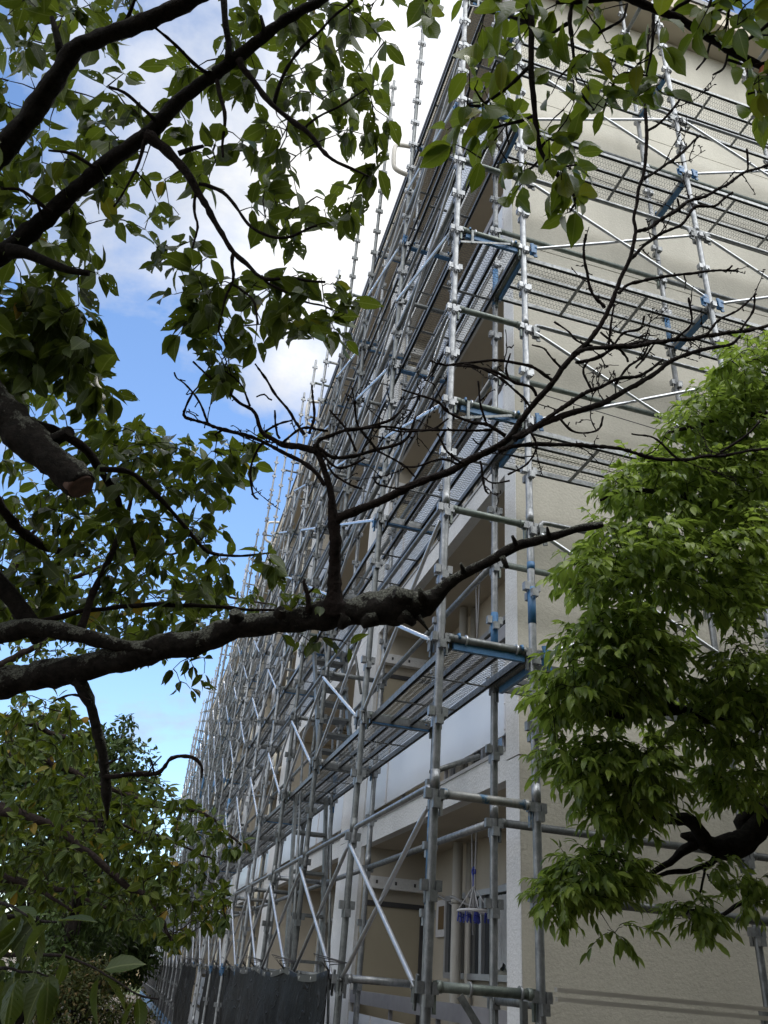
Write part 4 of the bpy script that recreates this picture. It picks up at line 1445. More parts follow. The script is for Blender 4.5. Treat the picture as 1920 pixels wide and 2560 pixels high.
# bare boughs on the lichened limb (dead wood, knobbly with old spurs)
BARE = [
    ([(835, 1540, 32), (834, 1500, 25), (835, 1470, 19), (836, 1440, 17), (838, 1400, 16), (839, 1352, 15.5), (834, 1310, 14.5), (830, 1262, 10), (825, 1220, 9), (810, 1172, 8), (793, 1132, 7), (786, 1110, 5)], 3.0, 3.0),
    ([(834, 1306, 12), (852, 1292, 11.5), (880, 1282, 11.2), (905, 1271, 10.8), (965, 1247, 10.5), (1013, 1221, 10), (1061, 1201, 9.6), (1122, 1180, 9.2), (1160, 1158, 9), (1191, 1142, 9), (1249, 1113, 8.6), (1278, 1090, 8), (1301, 1053, 7.5),
      (1333, 1012, 7.5), (1380, 960, 7.2), (1410, 915, 7), (1440, 882, 7), (1469, 856, 6.5), (1498, 816, 6), (1527, 763, 6), (1550, 697, 5.5), (1576, 642, 5), (1590, 581, 4.6), (1585, 547, 4.2), (1593, 509, 4.2), (1598, 470, 4.4), (1611, 428, 4.5),
      (1617, 327, 4.5), (1615, 260, 4), (1619, 174, 4), (1619, 116, 3.5), (1622, 72, 2.5)], 3.0, 3.3),
    ([(1617, 327, 3.6), (1657, 301, 3), (1695, 255, 2.6), (1702, 229, 2.6)], 3.3, 3.3), ([(1611, 446, 3.6), (1657, 417, 3), (1700, 388, 3), (1752, 338, 2.6)], 3.3, 3.4),
    ([(1590, 581, 4.2), (1628, 564, 4), (1695, 526, 4), (1729, 506, 3.6), (1787, 480, 3.5), (1868, 431, 3), (1930, 412, 3)], 3.25, 3.5), ([(1868, 431, 2.6), (1868, 400, 2.6), (1869, 373, 2.2)], 3.45, 3.45),
    ([(1579, 645, 4.2), (1628, 596, 3.6), (1700, 564, 3.2), (1738, 523, 3), (1787, 512, 3), (1833, 480, 2.6)], 3.25, 3.4), ([(1700, 530, 2.6), (1695, 500, 2.2)], 3.35, 3.35),
    ([(1547, 732, 4.2), (1570, 711, 3.6), (1614, 700, 3.5), (1671, 691, 3.2), (1729, 685, 3), (1787, 677, 2.6), (1845, 677, 2.2)], 3.2, 3.4), ([(1815, 678, 2.4), (1828, 664, 2)], 3.38, 3.38),
    ([(1512, 769, 3.8), (1483, 735, 3.2), (1469, 683, 3.2), (1462, 642, 3), (1467, 584, 2.6)], 3.2, 3.2),
    ([(1436, 884, 5.4), (1478, 871, 5), (1556, 868, 5), (1643, 856, 5), (1729, 845, 4.6), (1816, 833, 4.5), (1930, 812, 4)], 3.1, 3.5),
    ([(1285, 1098, 7.5), (1350, 1062, 7), (1423, 1034, 6.6), (1510, 1005, 6), (1626, 941, 5), (1683, 900, 4.6), (1770, 872, 4), (1828, 860, 3.2), (1850, 840, 2.5)], 3.05, 3.4),
    ([(1300, 1095, 5), (1379, 1038, 5), (1440, 998, 5), (1480, 975, 4), (1540, 950, 4), (1600, 940, 3.4), (1660, 900, 3)], 3.05, 3.3),
    ([(1245, 1128, 6), (1301, 1115, 5.4), (1380, 1112, 5), (1452, 1112, 4.6), (1539, 1118, 4.2), (1626, 1144, 4), (1701, 1149, 4), (1799, 1138, 3.6), (1930, 1120, 3)], 3.05, 3.4),
    ([(1440, 905, 4), (1500, 890, 3.6), (1560, 862, 3.4), (1660, 850, 3)], 3.15, 3.3),
    ([(1540, 960, 3), (1570, 920, 3), (1610, 890, 2.6), (1630, 855, 2.2)], 3.25, 3.3), ([(1590, 920, 2.6), (1625, 880, 2.4), (1650, 845, 2.2)], 3.25, 3.3),
    ([(1530, 868, 3), (1560, 830, 2.8), (1600, 820, 2.6), (1613, 790, 2.2)], 3.2, 3.2), ([(1690, 850, 3), (1730, 800, 2.6), (1722, 740, 2.4)], 3.3, 3.3), ([(1760, 842, 3), (1800, 800, 2.6), (1850, 770, 2.4), (1892, 735, 2)], 3.35, 3.4),
    ([(1850, 826, 3), (1880, 780, 2.6), (1888, 735, 2.2)], 3.4, 3.4), ([(1520, 868, 2.8), (1525, 820, 2.6), (1535, 760, 2.2)], 3.2, 3.2),
    ([(1570, 905, 2.6), (1530, 860, 2.4), (1500, 830, 2.2)], 3.2, 3.2), ([(1480, 980, 2.8), (1460, 930, 2.4), (1470, 900, 2)], 3.15, 3.15),
    ([(1400, 1045, 3), (1440, 1080, 2.6), (1490, 1075, 2.4), (1508, 1040, 2)], 3.1, 3.1), ([(1326, 1080, 3), (1340, 1120, 2.6), (1318, 1160, 2.4), (1270, 1186, 2)], 3.05, 3.05),
    ([(1200, 1152, 3), (1205, 1190, 2.6), (1215, 1230, 2.2), (1222, 1236, 1.8)], 3.02, 3.02), ([(1206, 1192, 2.2), (1230, 1208, 2), (1275, 1200, 1.8)], 3.02, 3.02),
    ([(1700, 1149, 2.6), (1640, 1100, 2.4), (1580, 1085, 2)], 3.2, 3.2), ([(1800, 1130, 2.6), (1850, 1100, 2.4), (1900, 1050, 2)], 3.35, 3.35),
    # spray to the left
    ([(792, 1130, 7), (745, 1116, 7), (708, 1111, 6), (680, 1096, 5.2), (658, 1084, 4.6), (646, 1058, 4.2), (641, 1039, 4), (629, 1022, 3.6), (600, 1007, 3.2), (575, 985, 3), (540, 958, 2.6), (483, 905, 2.2)], 3.0, 3.2),
    ([(812, 1212, 5.4), (790, 1182, 4.8), (752, 1155, 4.6), (708, 1130, 4.2), (665, 1109, 4), (579, 1080, 4), (521, 1060, 3.6), (463, 1042, 3), (463, 1016, 2.6), (480, 982, 2.2), (498, 961, 1.8)], 3.0, 3.2),
    ([(521, 1060, 2.8), (492, 999, 2.6), (463, 958, 2.2), (445, 945, 2), (437, 930, 1.8)], 3.15, 3.2), ([(657, 1106, 2.8), (636, 1135, 2.6), (627, 1193, 2.6), (629, 1236, 2.2), (642, 1246, 1.8)], 3.1, 3.1),
    ([(699, 1096, 2.6), (692, 1060, 2.3), (689, 1024, 2)], 3.05, 3.05), ([(760, 1086, 3.8), (740, 1055, 3.3), (721, 1022, 3), (694, 987, 2.6), (660, 945, 2.4), (637, 912, 2)], 3.0, 3.1),
    ([(773, 1084, 3.2), (788, 1043, 2.7), (785, 1000, 2.4), (780, 960, 2)], 3.0, 3.05), ([(792, 1120, 4.6), (800, 1100, 4.2), (844, 1083, 4), (905, 1073, 4), (965, 1059, 3.2), (996, 1035, 2.6), (1011, 1013, 2)], 3.0, 3.1),
    ([(905, 1073, 3), (977, 1072, 3), (1037, 1078, 2.6), (1085, 1073, 2.6), (1122, 1045, 2)], 3.05, 3.1), ([(788, 1120, 5), (832, 1143, 4.6), (880, 1139, 4), (929, 1127, 4), (977, 1117, 3.6), (1025, 1093, 3), (1040, 1045, 2.2)], 3.0, 3.1),
    ([(890, 1129, 3), (864, 1069, 2.6), (825, 1023, 2)], 3.0, 3.0), ([(941, 1127, 3), (895, 1057, 2.6), (881, 970, 2)], 3.05, 3.05), ([(943, 1127, 3), (977, 1146, 2.6), (1013, 1168, 2.6), (1035, 1192, 2)], 3.05, 3.05),
    ([(798, 1131, 4), (832, 1160, 3.2), (864, 1168, 3), (914, 1141, 2.6)], 3.0, 3.0), ([(818, 1160, 3), (844, 1189, 3), (880, 1213, 2.6), (909, 1223, 2)], 3.0, 3.0),
    ([(625, 1015, 2.6), (600, 960, 2.4), (560, 930, 2)], 3.15, 3.15), ([(700, 1111, 3), (740, 1080, 3), (770, 1070, 3), (820, 1075, 2.4)], 3.02, 3.02), ([(660, 1086, 2.6), (700, 1060, 2.4), (730, 1050, 2)], 3.1, 3.1),
    ([(560, 1072, 2.6), (540, 1085, 2.4), (545, 1092, 2)], 3.15, 3.15), ([(680, 1000, 2.2), (660, 985, 2), (640, 990, 1.8)], 3.1, 3.1),
    # twigs crossing the corner of the building
    ([(1264, 1090, 5), (1235, 1070, 4.4), (1215, 1058, 4), (1180, 1053, 3.6), (1122, 1029, 3.2), (1093, 1003, 3), (1050, 990, 2.4), (1005, 974, 2)], 3.05, 3.0),
    ([(1230, 1075, 3.2), (1160, 1074, 2.8), (1099, 1076, 2.6), (1030, 1078, 2.2), (960, 1073, 2)], 3.05, 3.0), ([(1218, 1060, 2.8), (1208, 1030, 2.6), (1200, 1003, 2.4), (1194, 955, 2)], 3.05, 3.05),
    ([(1328, 1020, 3.2), (1301, 983, 3), (1280, 965, 2.8), (1250, 945, 2.6), (1200, 920, 2.4), (1160, 913, 2)], 3.05, 3.0), ([(1379, 950, 4), (1340, 922, 3.8), (1307, 911, 3.5), (1235, 902, 3.2), (1162, 911, 3), (1110, 914, 2.6), (1073, 899, 2)], 3.1, 3.0),
    ([(1340, 990, 3.6), (1322, 965, 3.5), (1278, 949, 3), (1220, 925, 3), (1180, 920, 2.6), (1139, 917, 2.2)], 3.08, 3.0), ([(1160, 1158, 3), (1122, 1130, 2.6), (1090, 1085, 2.2)], 3.0, 3.0),
    ([(1150, 1160, 2.6), (1110, 1150, 2.4), (1040, 1165, 2.2), (1010, 1164, 1.8)], 3.0, 3.0), ([(1050, 1205, 2.6), (1000, 1222, 2.4), (950, 1215, 2.2), (930, 1190, 1.8)], 3.0, 3.0),
    ([(1405, 920, 2.6), (1378, 890, 2.4), (1360, 870, 2), (1330, 862, 1.8)], 3.1, 3.1), ([(1480, 865, 3), (1440, 850, 2.4), (1420, 830, 2.2), (1384, 806, 2)], 3.15, 3.15),
    ([(1270, 945, 2.4), (1262, 920, 2.2), (1275, 885, 1.8)], 3.05, 3.05), ([(1225, 1085, 2.4), (1195, 1110, 2.2), (1180, 1095, 1.8)], 3.05, 3.05),
    # twig on the splintered stub
    ([(262, 1940, 4.5), (300, 1940, 4.6), (347, 1937, 5), (394, 1934, 5), (412, 1915, 4.4), (428, 1897, 4), (480, 1894, 4), (503, 1914, 3), (505, 1943, 2)], 3.0, 3.0),
    ([(385, 1935, 2.4), (378, 1905, 2), (372, 1890, 1.6)], 3.0, 3.0), ([(370, 1935, 2), (385, 1905, 1.8), (402, 1888, 1.5)], 3.0, 3.0), ([(265, 1910, 2.4), (285, 1898, 2), (300, 1892, 1.5)], 3.0, 3.0),
    ([(228, 1752, 3), (190, 1735, 2.4), (150, 1745, 2), (130, 1755, 1.6)], 3.0, 3.0),
    ([(770, 1530, 6), (768, 1490, 5), (758, 1455, 3), (760, 1445, 2)], 3.0, 3.0), ([(768, 1485, 2.6), (785, 1465, 2)], 3.0, 3.0),
]
dead = MB()
for rows, d0, d1 in BARE:
    if rows[0][2] < 8.2:
        rows = slim(rows, 1.18)
    sp = A.branch(rows, d0, d1, 0.012, 6 if rows[0][2] < 8 else 10, 0.25, 60, dead, 0.010 if rows[0][2] < 8 else 0.004, 0.17 if rows[0][2] < 8 else 0.05)
    # short spurs
    for i in range(3, len(sp) - 1, 5):
        if rng.random() < 0.8 and rows[0][2] < 10.5:
            p = sp[i, :3]
            v = rng.normal(0, 1, 3)
            v /= np.linalg.norm(v)
            l = rng.uniform(0.008, 0.028)
            dead.tube([p, p + v * l * 0.6, p + v * l], [0.0026, 0.0022, 0.0028], 5)
# finer shoots rising from the dead boughs
def fine_twig(p, v, l, r, depth=0):
    v = v / (np.linalg.norm(v) + 1e-9)
    pts, q = [np.array(p)], np.array(p)
    n = max(4, int(l / 0.018))
    for i in range(n):
        v = v + rng.normal(0, 0.16, 3) + np.array([0, 0, 0.05])
        v /= np.linalg.norm(v)
        q = q + v * l / n
        pts.append(q)
        if depth == 0 and i > 1 and rng.random() < 0.22:
            fine_twig(q, v + rng.normal(0, 0.8, 3), l * rng.uniform(0.25, 0.5), r * 0.8, 1)
        if rng.random() < 0.6:
            w_ = rng.normal(0, 1, 3)
            w_ /= np.linalg.norm(w_)
            dead.tube([q, q + w_ * 0.007, q + w_ * 0.012], [0.0022, 0.0024, 0.0016], 5)
    rr = np.linspace(r, r * 0.55, len(pts)) * (1 + 0.22 * np.clip(rng.normal(0, 1, len(pts)), -0.8, 1.6))
    dead.tube(pts, rr, 5)


for rows, d0, d1 in BARE:
    if not (2.3 <= rows[0][2] <= 9.5) or max(r_[1] for r_ in rows) > 1260:
        continue
    sp = smooth_path(limb(rows, d0, d1), 0.03)
    for i in range(2, len(sp) - 1):
        if rng.random() < 0.20 and sp[i, 3] < 0.0125:
            tan = sp[i + 1, :3] - sp[i - 1, :3]
            tan /= np.linalg.norm(tan) + 1e-9
            v = tan * 0.8 + rng.normal(0, 0.6, 3) + np.array([0, 0, 0.35])
            fine_twig(sp[i, :3], v, rng.uniform(0.06, 0.24), 0.0027)
n_bare = len(A.nodes)
# only the leafy boughs carry the new twigs
A.nodes = [q for q in A.nodes if True]
U1 = [(0, -40), (330, -40), (440, 150), (520, 120), (610, 40), (700, -40), (960, -40), (965, 110), (900, 90), (840, 90), (820, 110), (960, 190), (985, 300), (955, 470), (850, 560), (790, 590), (700, 640), (640, 600), (580, 440), (500, 470), (430, 560), (360, 590), (300, 585),
      (235, 600), (250, 690), (200, 740), (130, 690), (0, 740)]
GAP = [[(290, 60), (420, 50), (400, 120), (300, 170), (230, 230), (200, 250), (180, 200), (220, 140)], [(330, 170), (400, 150), (460, 190), (430, 240), (360, 300), (320, 250)], [(470, 250), (560, 220), (640, 330), (590, 350), (500, 330)], [(620, 120), (700, 80), (700, 170), (650, 200)],
       [(120, 300), (220, 230), (240, 330), (150, 400)], [(840, 360), (900, 400), (830, 470), (790, 430)], [(600, 380), (660, 400), (650, 480), (590, 470)]]
tg = fill(U1, 235, 3.02, 3.75, GAP, 22)
U2 = [(380, 620), (470, 590), (560, 640), (640, 690), (740, 670), (860, 700), (880, 790), (860, 880), (800, 850), (720, 830), (650, 880), (560, 960), (530, 990), (505, 880), (440, 830), (440, 770), (400, 700)]
tg += fill(U2, 70, 2.95, 3.4, [[(440, 745), (500, 735), (480, 800), (430, 800)], [(660, 740), (700, 760), (660, 800), (620, 790)]], 24)
U3 = [(0, 730), (130, 700), (210, 770), (250, 880), (285, 990), (200, 990), (120, 900), (60, 950), (0, 990)]
tg += fill(U3, 112, 3.0, 3.6, [], 22)
U0 = [(-500, -300), (960, -300), (960, -40), (0, -40), (0, 1000), (-300, 1000), (-500, 500)]
tg += fill(U0, 130, 2.7, 3.5, [], 30)
A.grow(tg, L=0.112, W=0.54, hang=0.75, leafn=(2, 6), sag=0.10, r_tip=0.0016, r_max=0.006)
# middle left: leaves round and behind the sawn limb
M1 = [(0, 1230), (120, 1230), (200, 1130), (230, 1040), (340, 1050), (430, 1110), (560, 1110), (640, 1110), (645, 1180), (560, 1230), (560, 1330), (490, 1330), (570, 1380), (560, 1500), (500, 1560), (420, 1590), (240, 1600), (100, 1560), (0, 1600)]
tg = fill(M1, 240, 3.2, 4.0, [[(430, 1250), (480, 1210), (520, 1260), (480, 1300)], [(200, 1400), (240, 1380), (260, 1450), (220, 1480)]], 20)
tg += fill([(0, 940), (240, 1000), (420, 1090), (640, 1100), (570, 1230), (300, 1250), (0, 1240)], 80, 3.3, 4.2, [], 16)
tg += fill([(630, 1390), (700, 1370), (720, 1420), (690, 1440), (640, 1420)], 4, 3.4, 3.5)
tg += fill([(-400, 1050), (0, 1050), (0, 1600), (-400, 1650)], 60, 3.2, 3.9)
A.grow(tg, L=0.090, W=0.54, hang=0.6, leafn=(3, 6), sag=0.10, r_max=0.005)
# small shoots on the bare limb
for poly, n in (([(690, 1480), (740, 1475), (800, 1480), (825, 1500), (815, 1540), (700, 1540)], 16), ([(700, 1585), (760, 1580), (860, 1590), (920, 1570), (890, 1620), (820, 1610), (720, 1600)], 9), ([(420, 1650), (520, 1640), (540, 1660), (460, 1740), (420, 1720)], 8)):
    A.grow(fill(poly, n, 3.0, 3.15, [], 14), L=0.07, W=0.45, hang=0.7, leafn=(2, 4), along=False, r_max=0.003)
# low shoots close to the lens, bottom left
lowr = []
for rows in ([(-548, 2250, 14), (-300, 2350, 9), (-100, 2300, 7), (60, 2290, 5), (105, 2300, 3.5), (140, 2305, 2.5)], [(-548, 2250, 14), (-300, 2480, 8), (-60, 2400, 6), (120, 2385, 4), (185, 2400, 3), (260, 2435, 2.6), (330, 2480, 2.4), (395, 2500, 2)], [(-548, 2250, 14), (-200, 2450, 6), (-40, 2420, 5), (60, 2430, 3), (120, 2440, 2)], [(-548, 2250, 14), (-200, 2200, 8), (-60, 2240, 6), (30, 2268, 4), (70, 2290, 2.4)]):
    sp = A.branch(rows, 3.1, 1.75, 0.02, 6, 0.2, 30, None, 0.006, 0.1)
    for i in range(4, len(sp), 9 if len(rows) > 6 else 4):
        if sp[i, 3] < 0.0075 and sp[i, 0] < 99:
            pos = sp[i, :3]
            A.spray(pos, sp[min(i + 1, len(sp) - 1), :3] - sp[i - 1, :3], int(rng.integers(1, 4)), 0.098, 0.54, 1.15, 0.35, 1.0, 0.05, 0.5)
# merge the woods: limbs are parts of their own
A.wood_name = 'twigs'
off = (-A.foot.x, -A.foot.y, -A.foot.z)
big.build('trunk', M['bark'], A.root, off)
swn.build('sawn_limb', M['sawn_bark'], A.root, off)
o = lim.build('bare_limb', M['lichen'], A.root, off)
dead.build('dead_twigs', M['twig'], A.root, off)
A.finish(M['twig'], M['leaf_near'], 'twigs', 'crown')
# sawn face of the cut limb
c0, c1 = at(190, 1204, 2.755), at(204, 1219, 2.742)
dv = (c1 - c0) / np.linalg.norm(c1 - c0)
mb = MB()
rr = 35 * 2.745 / FPX
mb.tube([c0, c1 + dv * 0.002], [rr * 0.98, rr * 0.93], 26, True, 0.10, 16)
o = mb.build('sawn_end', M['cut'], A.root, off)

# ---- second cherry: leafy boughs hanging in from the upper right
foot2 = at(2700, 2300, 2.6)
foot2[2] = GZ
B = Tree('cherry_tree', 'cherry tree whose fresh green boughs hang in before the end wall from above', 'tree', foot2)
f2 = np.array(foot2)
tp = smooth_path([(*f2, 0.16), (*(f2 + [0, 0, 1.2]), 0.13), (*at(2650, 700, 2.5), 0.10), (*at(2400, 350, 2.45), 0.07)], 0.06)
tb = MB()
B.add_path(tp, 16, 0.22, 6.0, tb)
for rows in ([(2400, 350, 40), (2200, 290, 16), (1990, 215, 10), (1920, 176, 9), (1860, 145, 9), (1816, 124, 9), (1787, 101, 9.4), (1729, 67, 9.6), (1671, 38, 10), (1614, 12, 10), (1555, -14, 10), (1450, -60, 9), (1300, -120, 7)],
             [(2400, 350, 30), (2000, -60, 14), (1700, -190, 11), (1420, -160, 10), (1311, -70, 9), (1311, -20, 8.5), (1327, 43, 8), (1329, 116, 8), (1330, 174, 7.5), (1335, 260, 7), (1342, 318, 6.5), (1351, 376, 6), (1379, 420, 5.4), (1408, 453, 4.8), (1429, 480, 4.4), (1437, 509, 3.4), (1423, 532, 2.4)]):
    B.branch(rows, 2.5, 2.3, 0.018, 9, 0.18, 40, None, 0.004, 0.06)
for rows in ([(1671, 38, 5), (1695, 17, 4.5), (1721, 3, 4), (1740, -20, 3)], [(1747, 69, 4.2), (1767, 35, 4), (1781, -5, 4)], [(1799, 104, 5), (1819, 58, 4.2), (1828, 14, 3.6), (1857, -5, 3)], [(1826, 18, 3), (1790, 30, 2.6), (1775, 34, 2)],
             [(1825, 121, 4.6), (1874, 95, 4), (1930, 52, 4)], [(1890, 86, 2.6), (1930, 88, 2.4)], [(1776, 107, 3.2), (1764, 145, 3), (1742, 174, 2.2)], [(1819, 136, 3.2), (1810, 168, 3), (1783, 185, 2.2)], [(1634, 30, 4.4), (1632, 87, 4), (1625, 145, 3.6), (1616, 190, 2)],
             [(1327, 162, 5), (1278, 211, 4.6), (1220, 252, 4), (1203, 263, 3.6), (1168, 263, 3)], [(1209, 257, 3), (1186, 223, 2.6)], [(1336, 289, 4.6), (1293, 307, 4), (1235, 321, 3)], [(1267, 315, 2.6), (1268, 340, 2.6), (1272, 362, 2.2)],
             [(1351, 393, 3.6), (1327, 417, 3), (1301, 428, 2.6)], [(1379, 422, 3), (1410, 418, 2.8), (1440, 414, 2.4)], [(1348, 373, 3), (1362, 353, 2.6), (1385, 338, 2)],
             [(1450, -60, 6), (1437, -25, 5.8), (1433, -5, 5.5), (1425, 60, 5), (1436, 151, 4.6), (1442, 211, 4), (1457, 241, 3.6), (1484, 277, 3)], [(1424, 57, 4), (1381, 84, 3.6), (1357, 105, 3), (1354, 127, 2.5)], [(1433, 160, 3), (1396, 193, 2.5)],
             [(1390, 6, 5), (1433, 3, 5.5), (1517, -2, 7), (1560, -10, 9)], [(1568, 10, 4), (1556, 48, 4), (1526, 69, 3.6), (1496, 84, 3)], [(1502, 78, 2.6), (1481, 51, 2)], [(1500, 300, 2.4), (1530, 215, 3), (1560, 185, 3), (1620, 190, 2.6)],
             [(1820, 150, 4), (1880, 165, 3), (1930, 150, 3)], [(1870, 235, 2.6), (1900, 228, 2.6), (1940, 230, 3)], [(1050, 40, 4), (1062, 10, 4), (1075, -40, 4)], [(1215, 30, 3), (1245, 36, 3.5), (1300, 50, 4), (1327, 60, 4)], [(1300, 60, 3), (1320, 50, 4)]):
    B.branch(rows, 2.4, 2.35, 0.014, 7, 0.2, 50, None, 0.005, 0.16)
TRP = [[(1100, 0), (1200, -40), (1330, -40), (1330, 90), (1290, 160), (1180, 110), (1120, 120)], [(1170, 140), (1290, 130), (1330, 240), (1260, 330), (1330, 420), (1280, 500), (1230, 470), (1180, 400), (1110, 360), (1090, 300), (1150, 250)],
       [(1330, -40), (1430, -40), (1540, 40), (1600, 120), (1590, 220), (1480, 300), (1470, 220), (1430, 300), (1390, 300), (1360, 230), (1340, 100)], [(1390, 420), (1440, 460), (1460, 510), (1420, 560), (1400, 520), (1390, 480)], [(1340, 320), (1420, 340), (1460, 420), (1400, 440), (1350, 400)],
       [(1600, 60), (1660, 40), (1670, 130), (1650, 170), (1610, 130)], [(1700, -40), (1930, -40), (1930, 110), (1840, 70), (1780, 130), (1730, 80)], [(1850, 170), (1930, 150), (1930, 300), (1880, 290), (1850, 230)], [(1560, 260), (1660, 180), (1690, 230), (1620, 260)], [(1060, -30), (1100, -20), (1080, 60), (1060, 80)]]
cnt = [14, 26, 32, 8, 10, 4, 20, 9, 5, 4]
tg = []
for p_, n in zip(TRP, cnt):
    tg += fill(p_, n, 2.2, 2.5, [], 20)
tg += fill([(1000, -250), (2300, -400), (2300, 300), (1960, 300), (1960, -60), (1000, -60)], 60, 2.2, 2.8)
# unseen crown added above the camera to keep sky light off the end wall
over = []
while len(over) < 900:
    q = np.array([rng.uniform(-1.5, 7.0), rng.uniform(-8.0, -3.6), rng.uniform(2.6, 6.2)])
    c_ = ROT @ (q - CAM)
    if c_[2] > 0.05:
        u_, v_ = 960 + FPX * c_[0] / c_[2], 1280 + FPX * c_[1] / c_[2]
        if -150 < u_ < 2150 and -170 < v_ < 2700:
            continue
    over.append(q)
B.grow(tg, L=0.098, W=0.50, hang=0.95, leafn=(2, 4), sag=0.06, r_tip=0.0013, r_max=0.004, along=False, droop=0.35)
B.grow(over, L=0.15, W=0.56, hang=0.5, leafn=(9, 15), sag=0.08, r_tip=0.002, r_max=0.01, along=True)
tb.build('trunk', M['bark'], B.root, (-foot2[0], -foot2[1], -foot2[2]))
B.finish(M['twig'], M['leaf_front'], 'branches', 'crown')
# one turned leaf at the picture's edge
mb_l = [(*at(1925, 165, 2.35), -0.6, 0.1, -0.5, 0.2, -0.9, 0.4, 0.05, 0.5, 0.2, 1.0)]
leaf_mesh('orange_leaf', mb_l, M['orange'], B.root, (-foot2[0], -foot2[1], -foot2[2]))

# ---- camphor tree at the right, in front of the end wall
foot3 = at(2350, 2500, 4.3)
foot3[2] = GZ
Cc = Tree('camphor_tree', 'broad camphor tree with fresh glossy green leaves in front of the end wall at right', 'tree', foot3)
f3 = np.array(foot3)
tb = MB()
tp = smooth_path([(*f3, 0.22), (*(f3 + [-0.02, 0, 0.6]), 0.19), (*at(2280, 2050, 4.2), 0.17), (*at(2180, 1500, 4.2), 0.12), (*at(2120, 1000, 4.3), 0.07)], 0.06)
Cc.add_path(tp, 18, 0.2, 6, tb)
for rows, d0, d1, kk in (([(2260, 1800, 50), (2050, 1950, 38), (1940, 2030, 31), (1890, 2080, 30), (1845, 2112, 33), (1800, 2118, 28), (1760, 2108, 22), (1725, 2095, 15), (1700, 2090, 6)], 4.2, 3.9, tb),
                         ([(1760, 2105, 20), (1735, 2060, 17), (1700, 2045, 16), (1660, 2045, 13), (1610, 2035, 9), (1560, 2040, 5)], 3.9, 3.7, None),
                         ([(1740, 2110, 14), (1700, 2130, 11), (1675, 2160, 8), (1640, 2175, 7), (1600, 2200, 5), (1560, 2230, 4), (1500, 2225, 3)], 3.9, 3.7, None),
                         ([(1790, 2145, 9), (1760, 2165, 7), (1700, 2180, 6), (1640, 2190, 5), (1580, 2220, 4), (1480, 2270, 3), (1400, 2250, 2)], 3.9, 3.6, None),
                         ([(1870, 2090, 16), (1850, 2060, 15), (1880, 2030, 14), (1920, 1990, 13), (1990, 1900, 12)], 4.0, 4.3, None),
                         ([(2200, 1650, 34), (2000, 1720, 26), (1920, 1760, 20), (1800, 1800, 16), (1690, 1775, 12), (1600, 1790, 9), (1500, 1780, 6), (1420, 1770, 4)], 4.2, 3.6, None),
                         ([(1690, 1775, 10), (1655, 1730, 9), (1640, 1690, 7), (1600, 1650, 5), (1520, 1600, 4), (1450, 1560, 3)], 3.9, 3.6, None),
                         ([(2180, 1450, 28), (2000, 1480, 20), (1850, 1520, 14), (1700, 1460, 10), (1560, 1440, 7), (1450, 1420, 4)], 4.2, 3.8, None),
                         ([(2150, 1200, 22), (1950, 1230, 16), (1800, 1260, 11), (1680, 1230, 8), (1560, 1230, 5), (1500, 1250, 3)], 4.3, 4.0, None),
                         ([(2130, 1050, 18), (1980, 1040, 12), (1860, 1040, 9), (1750, 1060, 6), (1680, 1080, 4)], 4.3, 4.1, None),
                         ([(2120, 950, 14), (1990, 920, 10), (1900, 900, 7), (1850, 910, 4)], 4.4, 4.2, None),
                         ([(2020, 2150, 14), (1920, 2230, 9), (1850, 2260, 6), (1780, 2300, 4)], 4.1, 3.9, None),
                         ([(1765, 2160, 3.4), (1762, 2190, 3), (1745, 2240, 2.6), (1720, 2290, 2)], 3.88, 3.85, None), ([(1768, 2185, 2.4), (1790, 2220, 2.2), (1840, 2245, 2)], 3.88, 3.85, None)):
    Cc.branch(rows, d0, d1, 0.03, 8, 0.22, 14, kk, 0.012, 0.06)
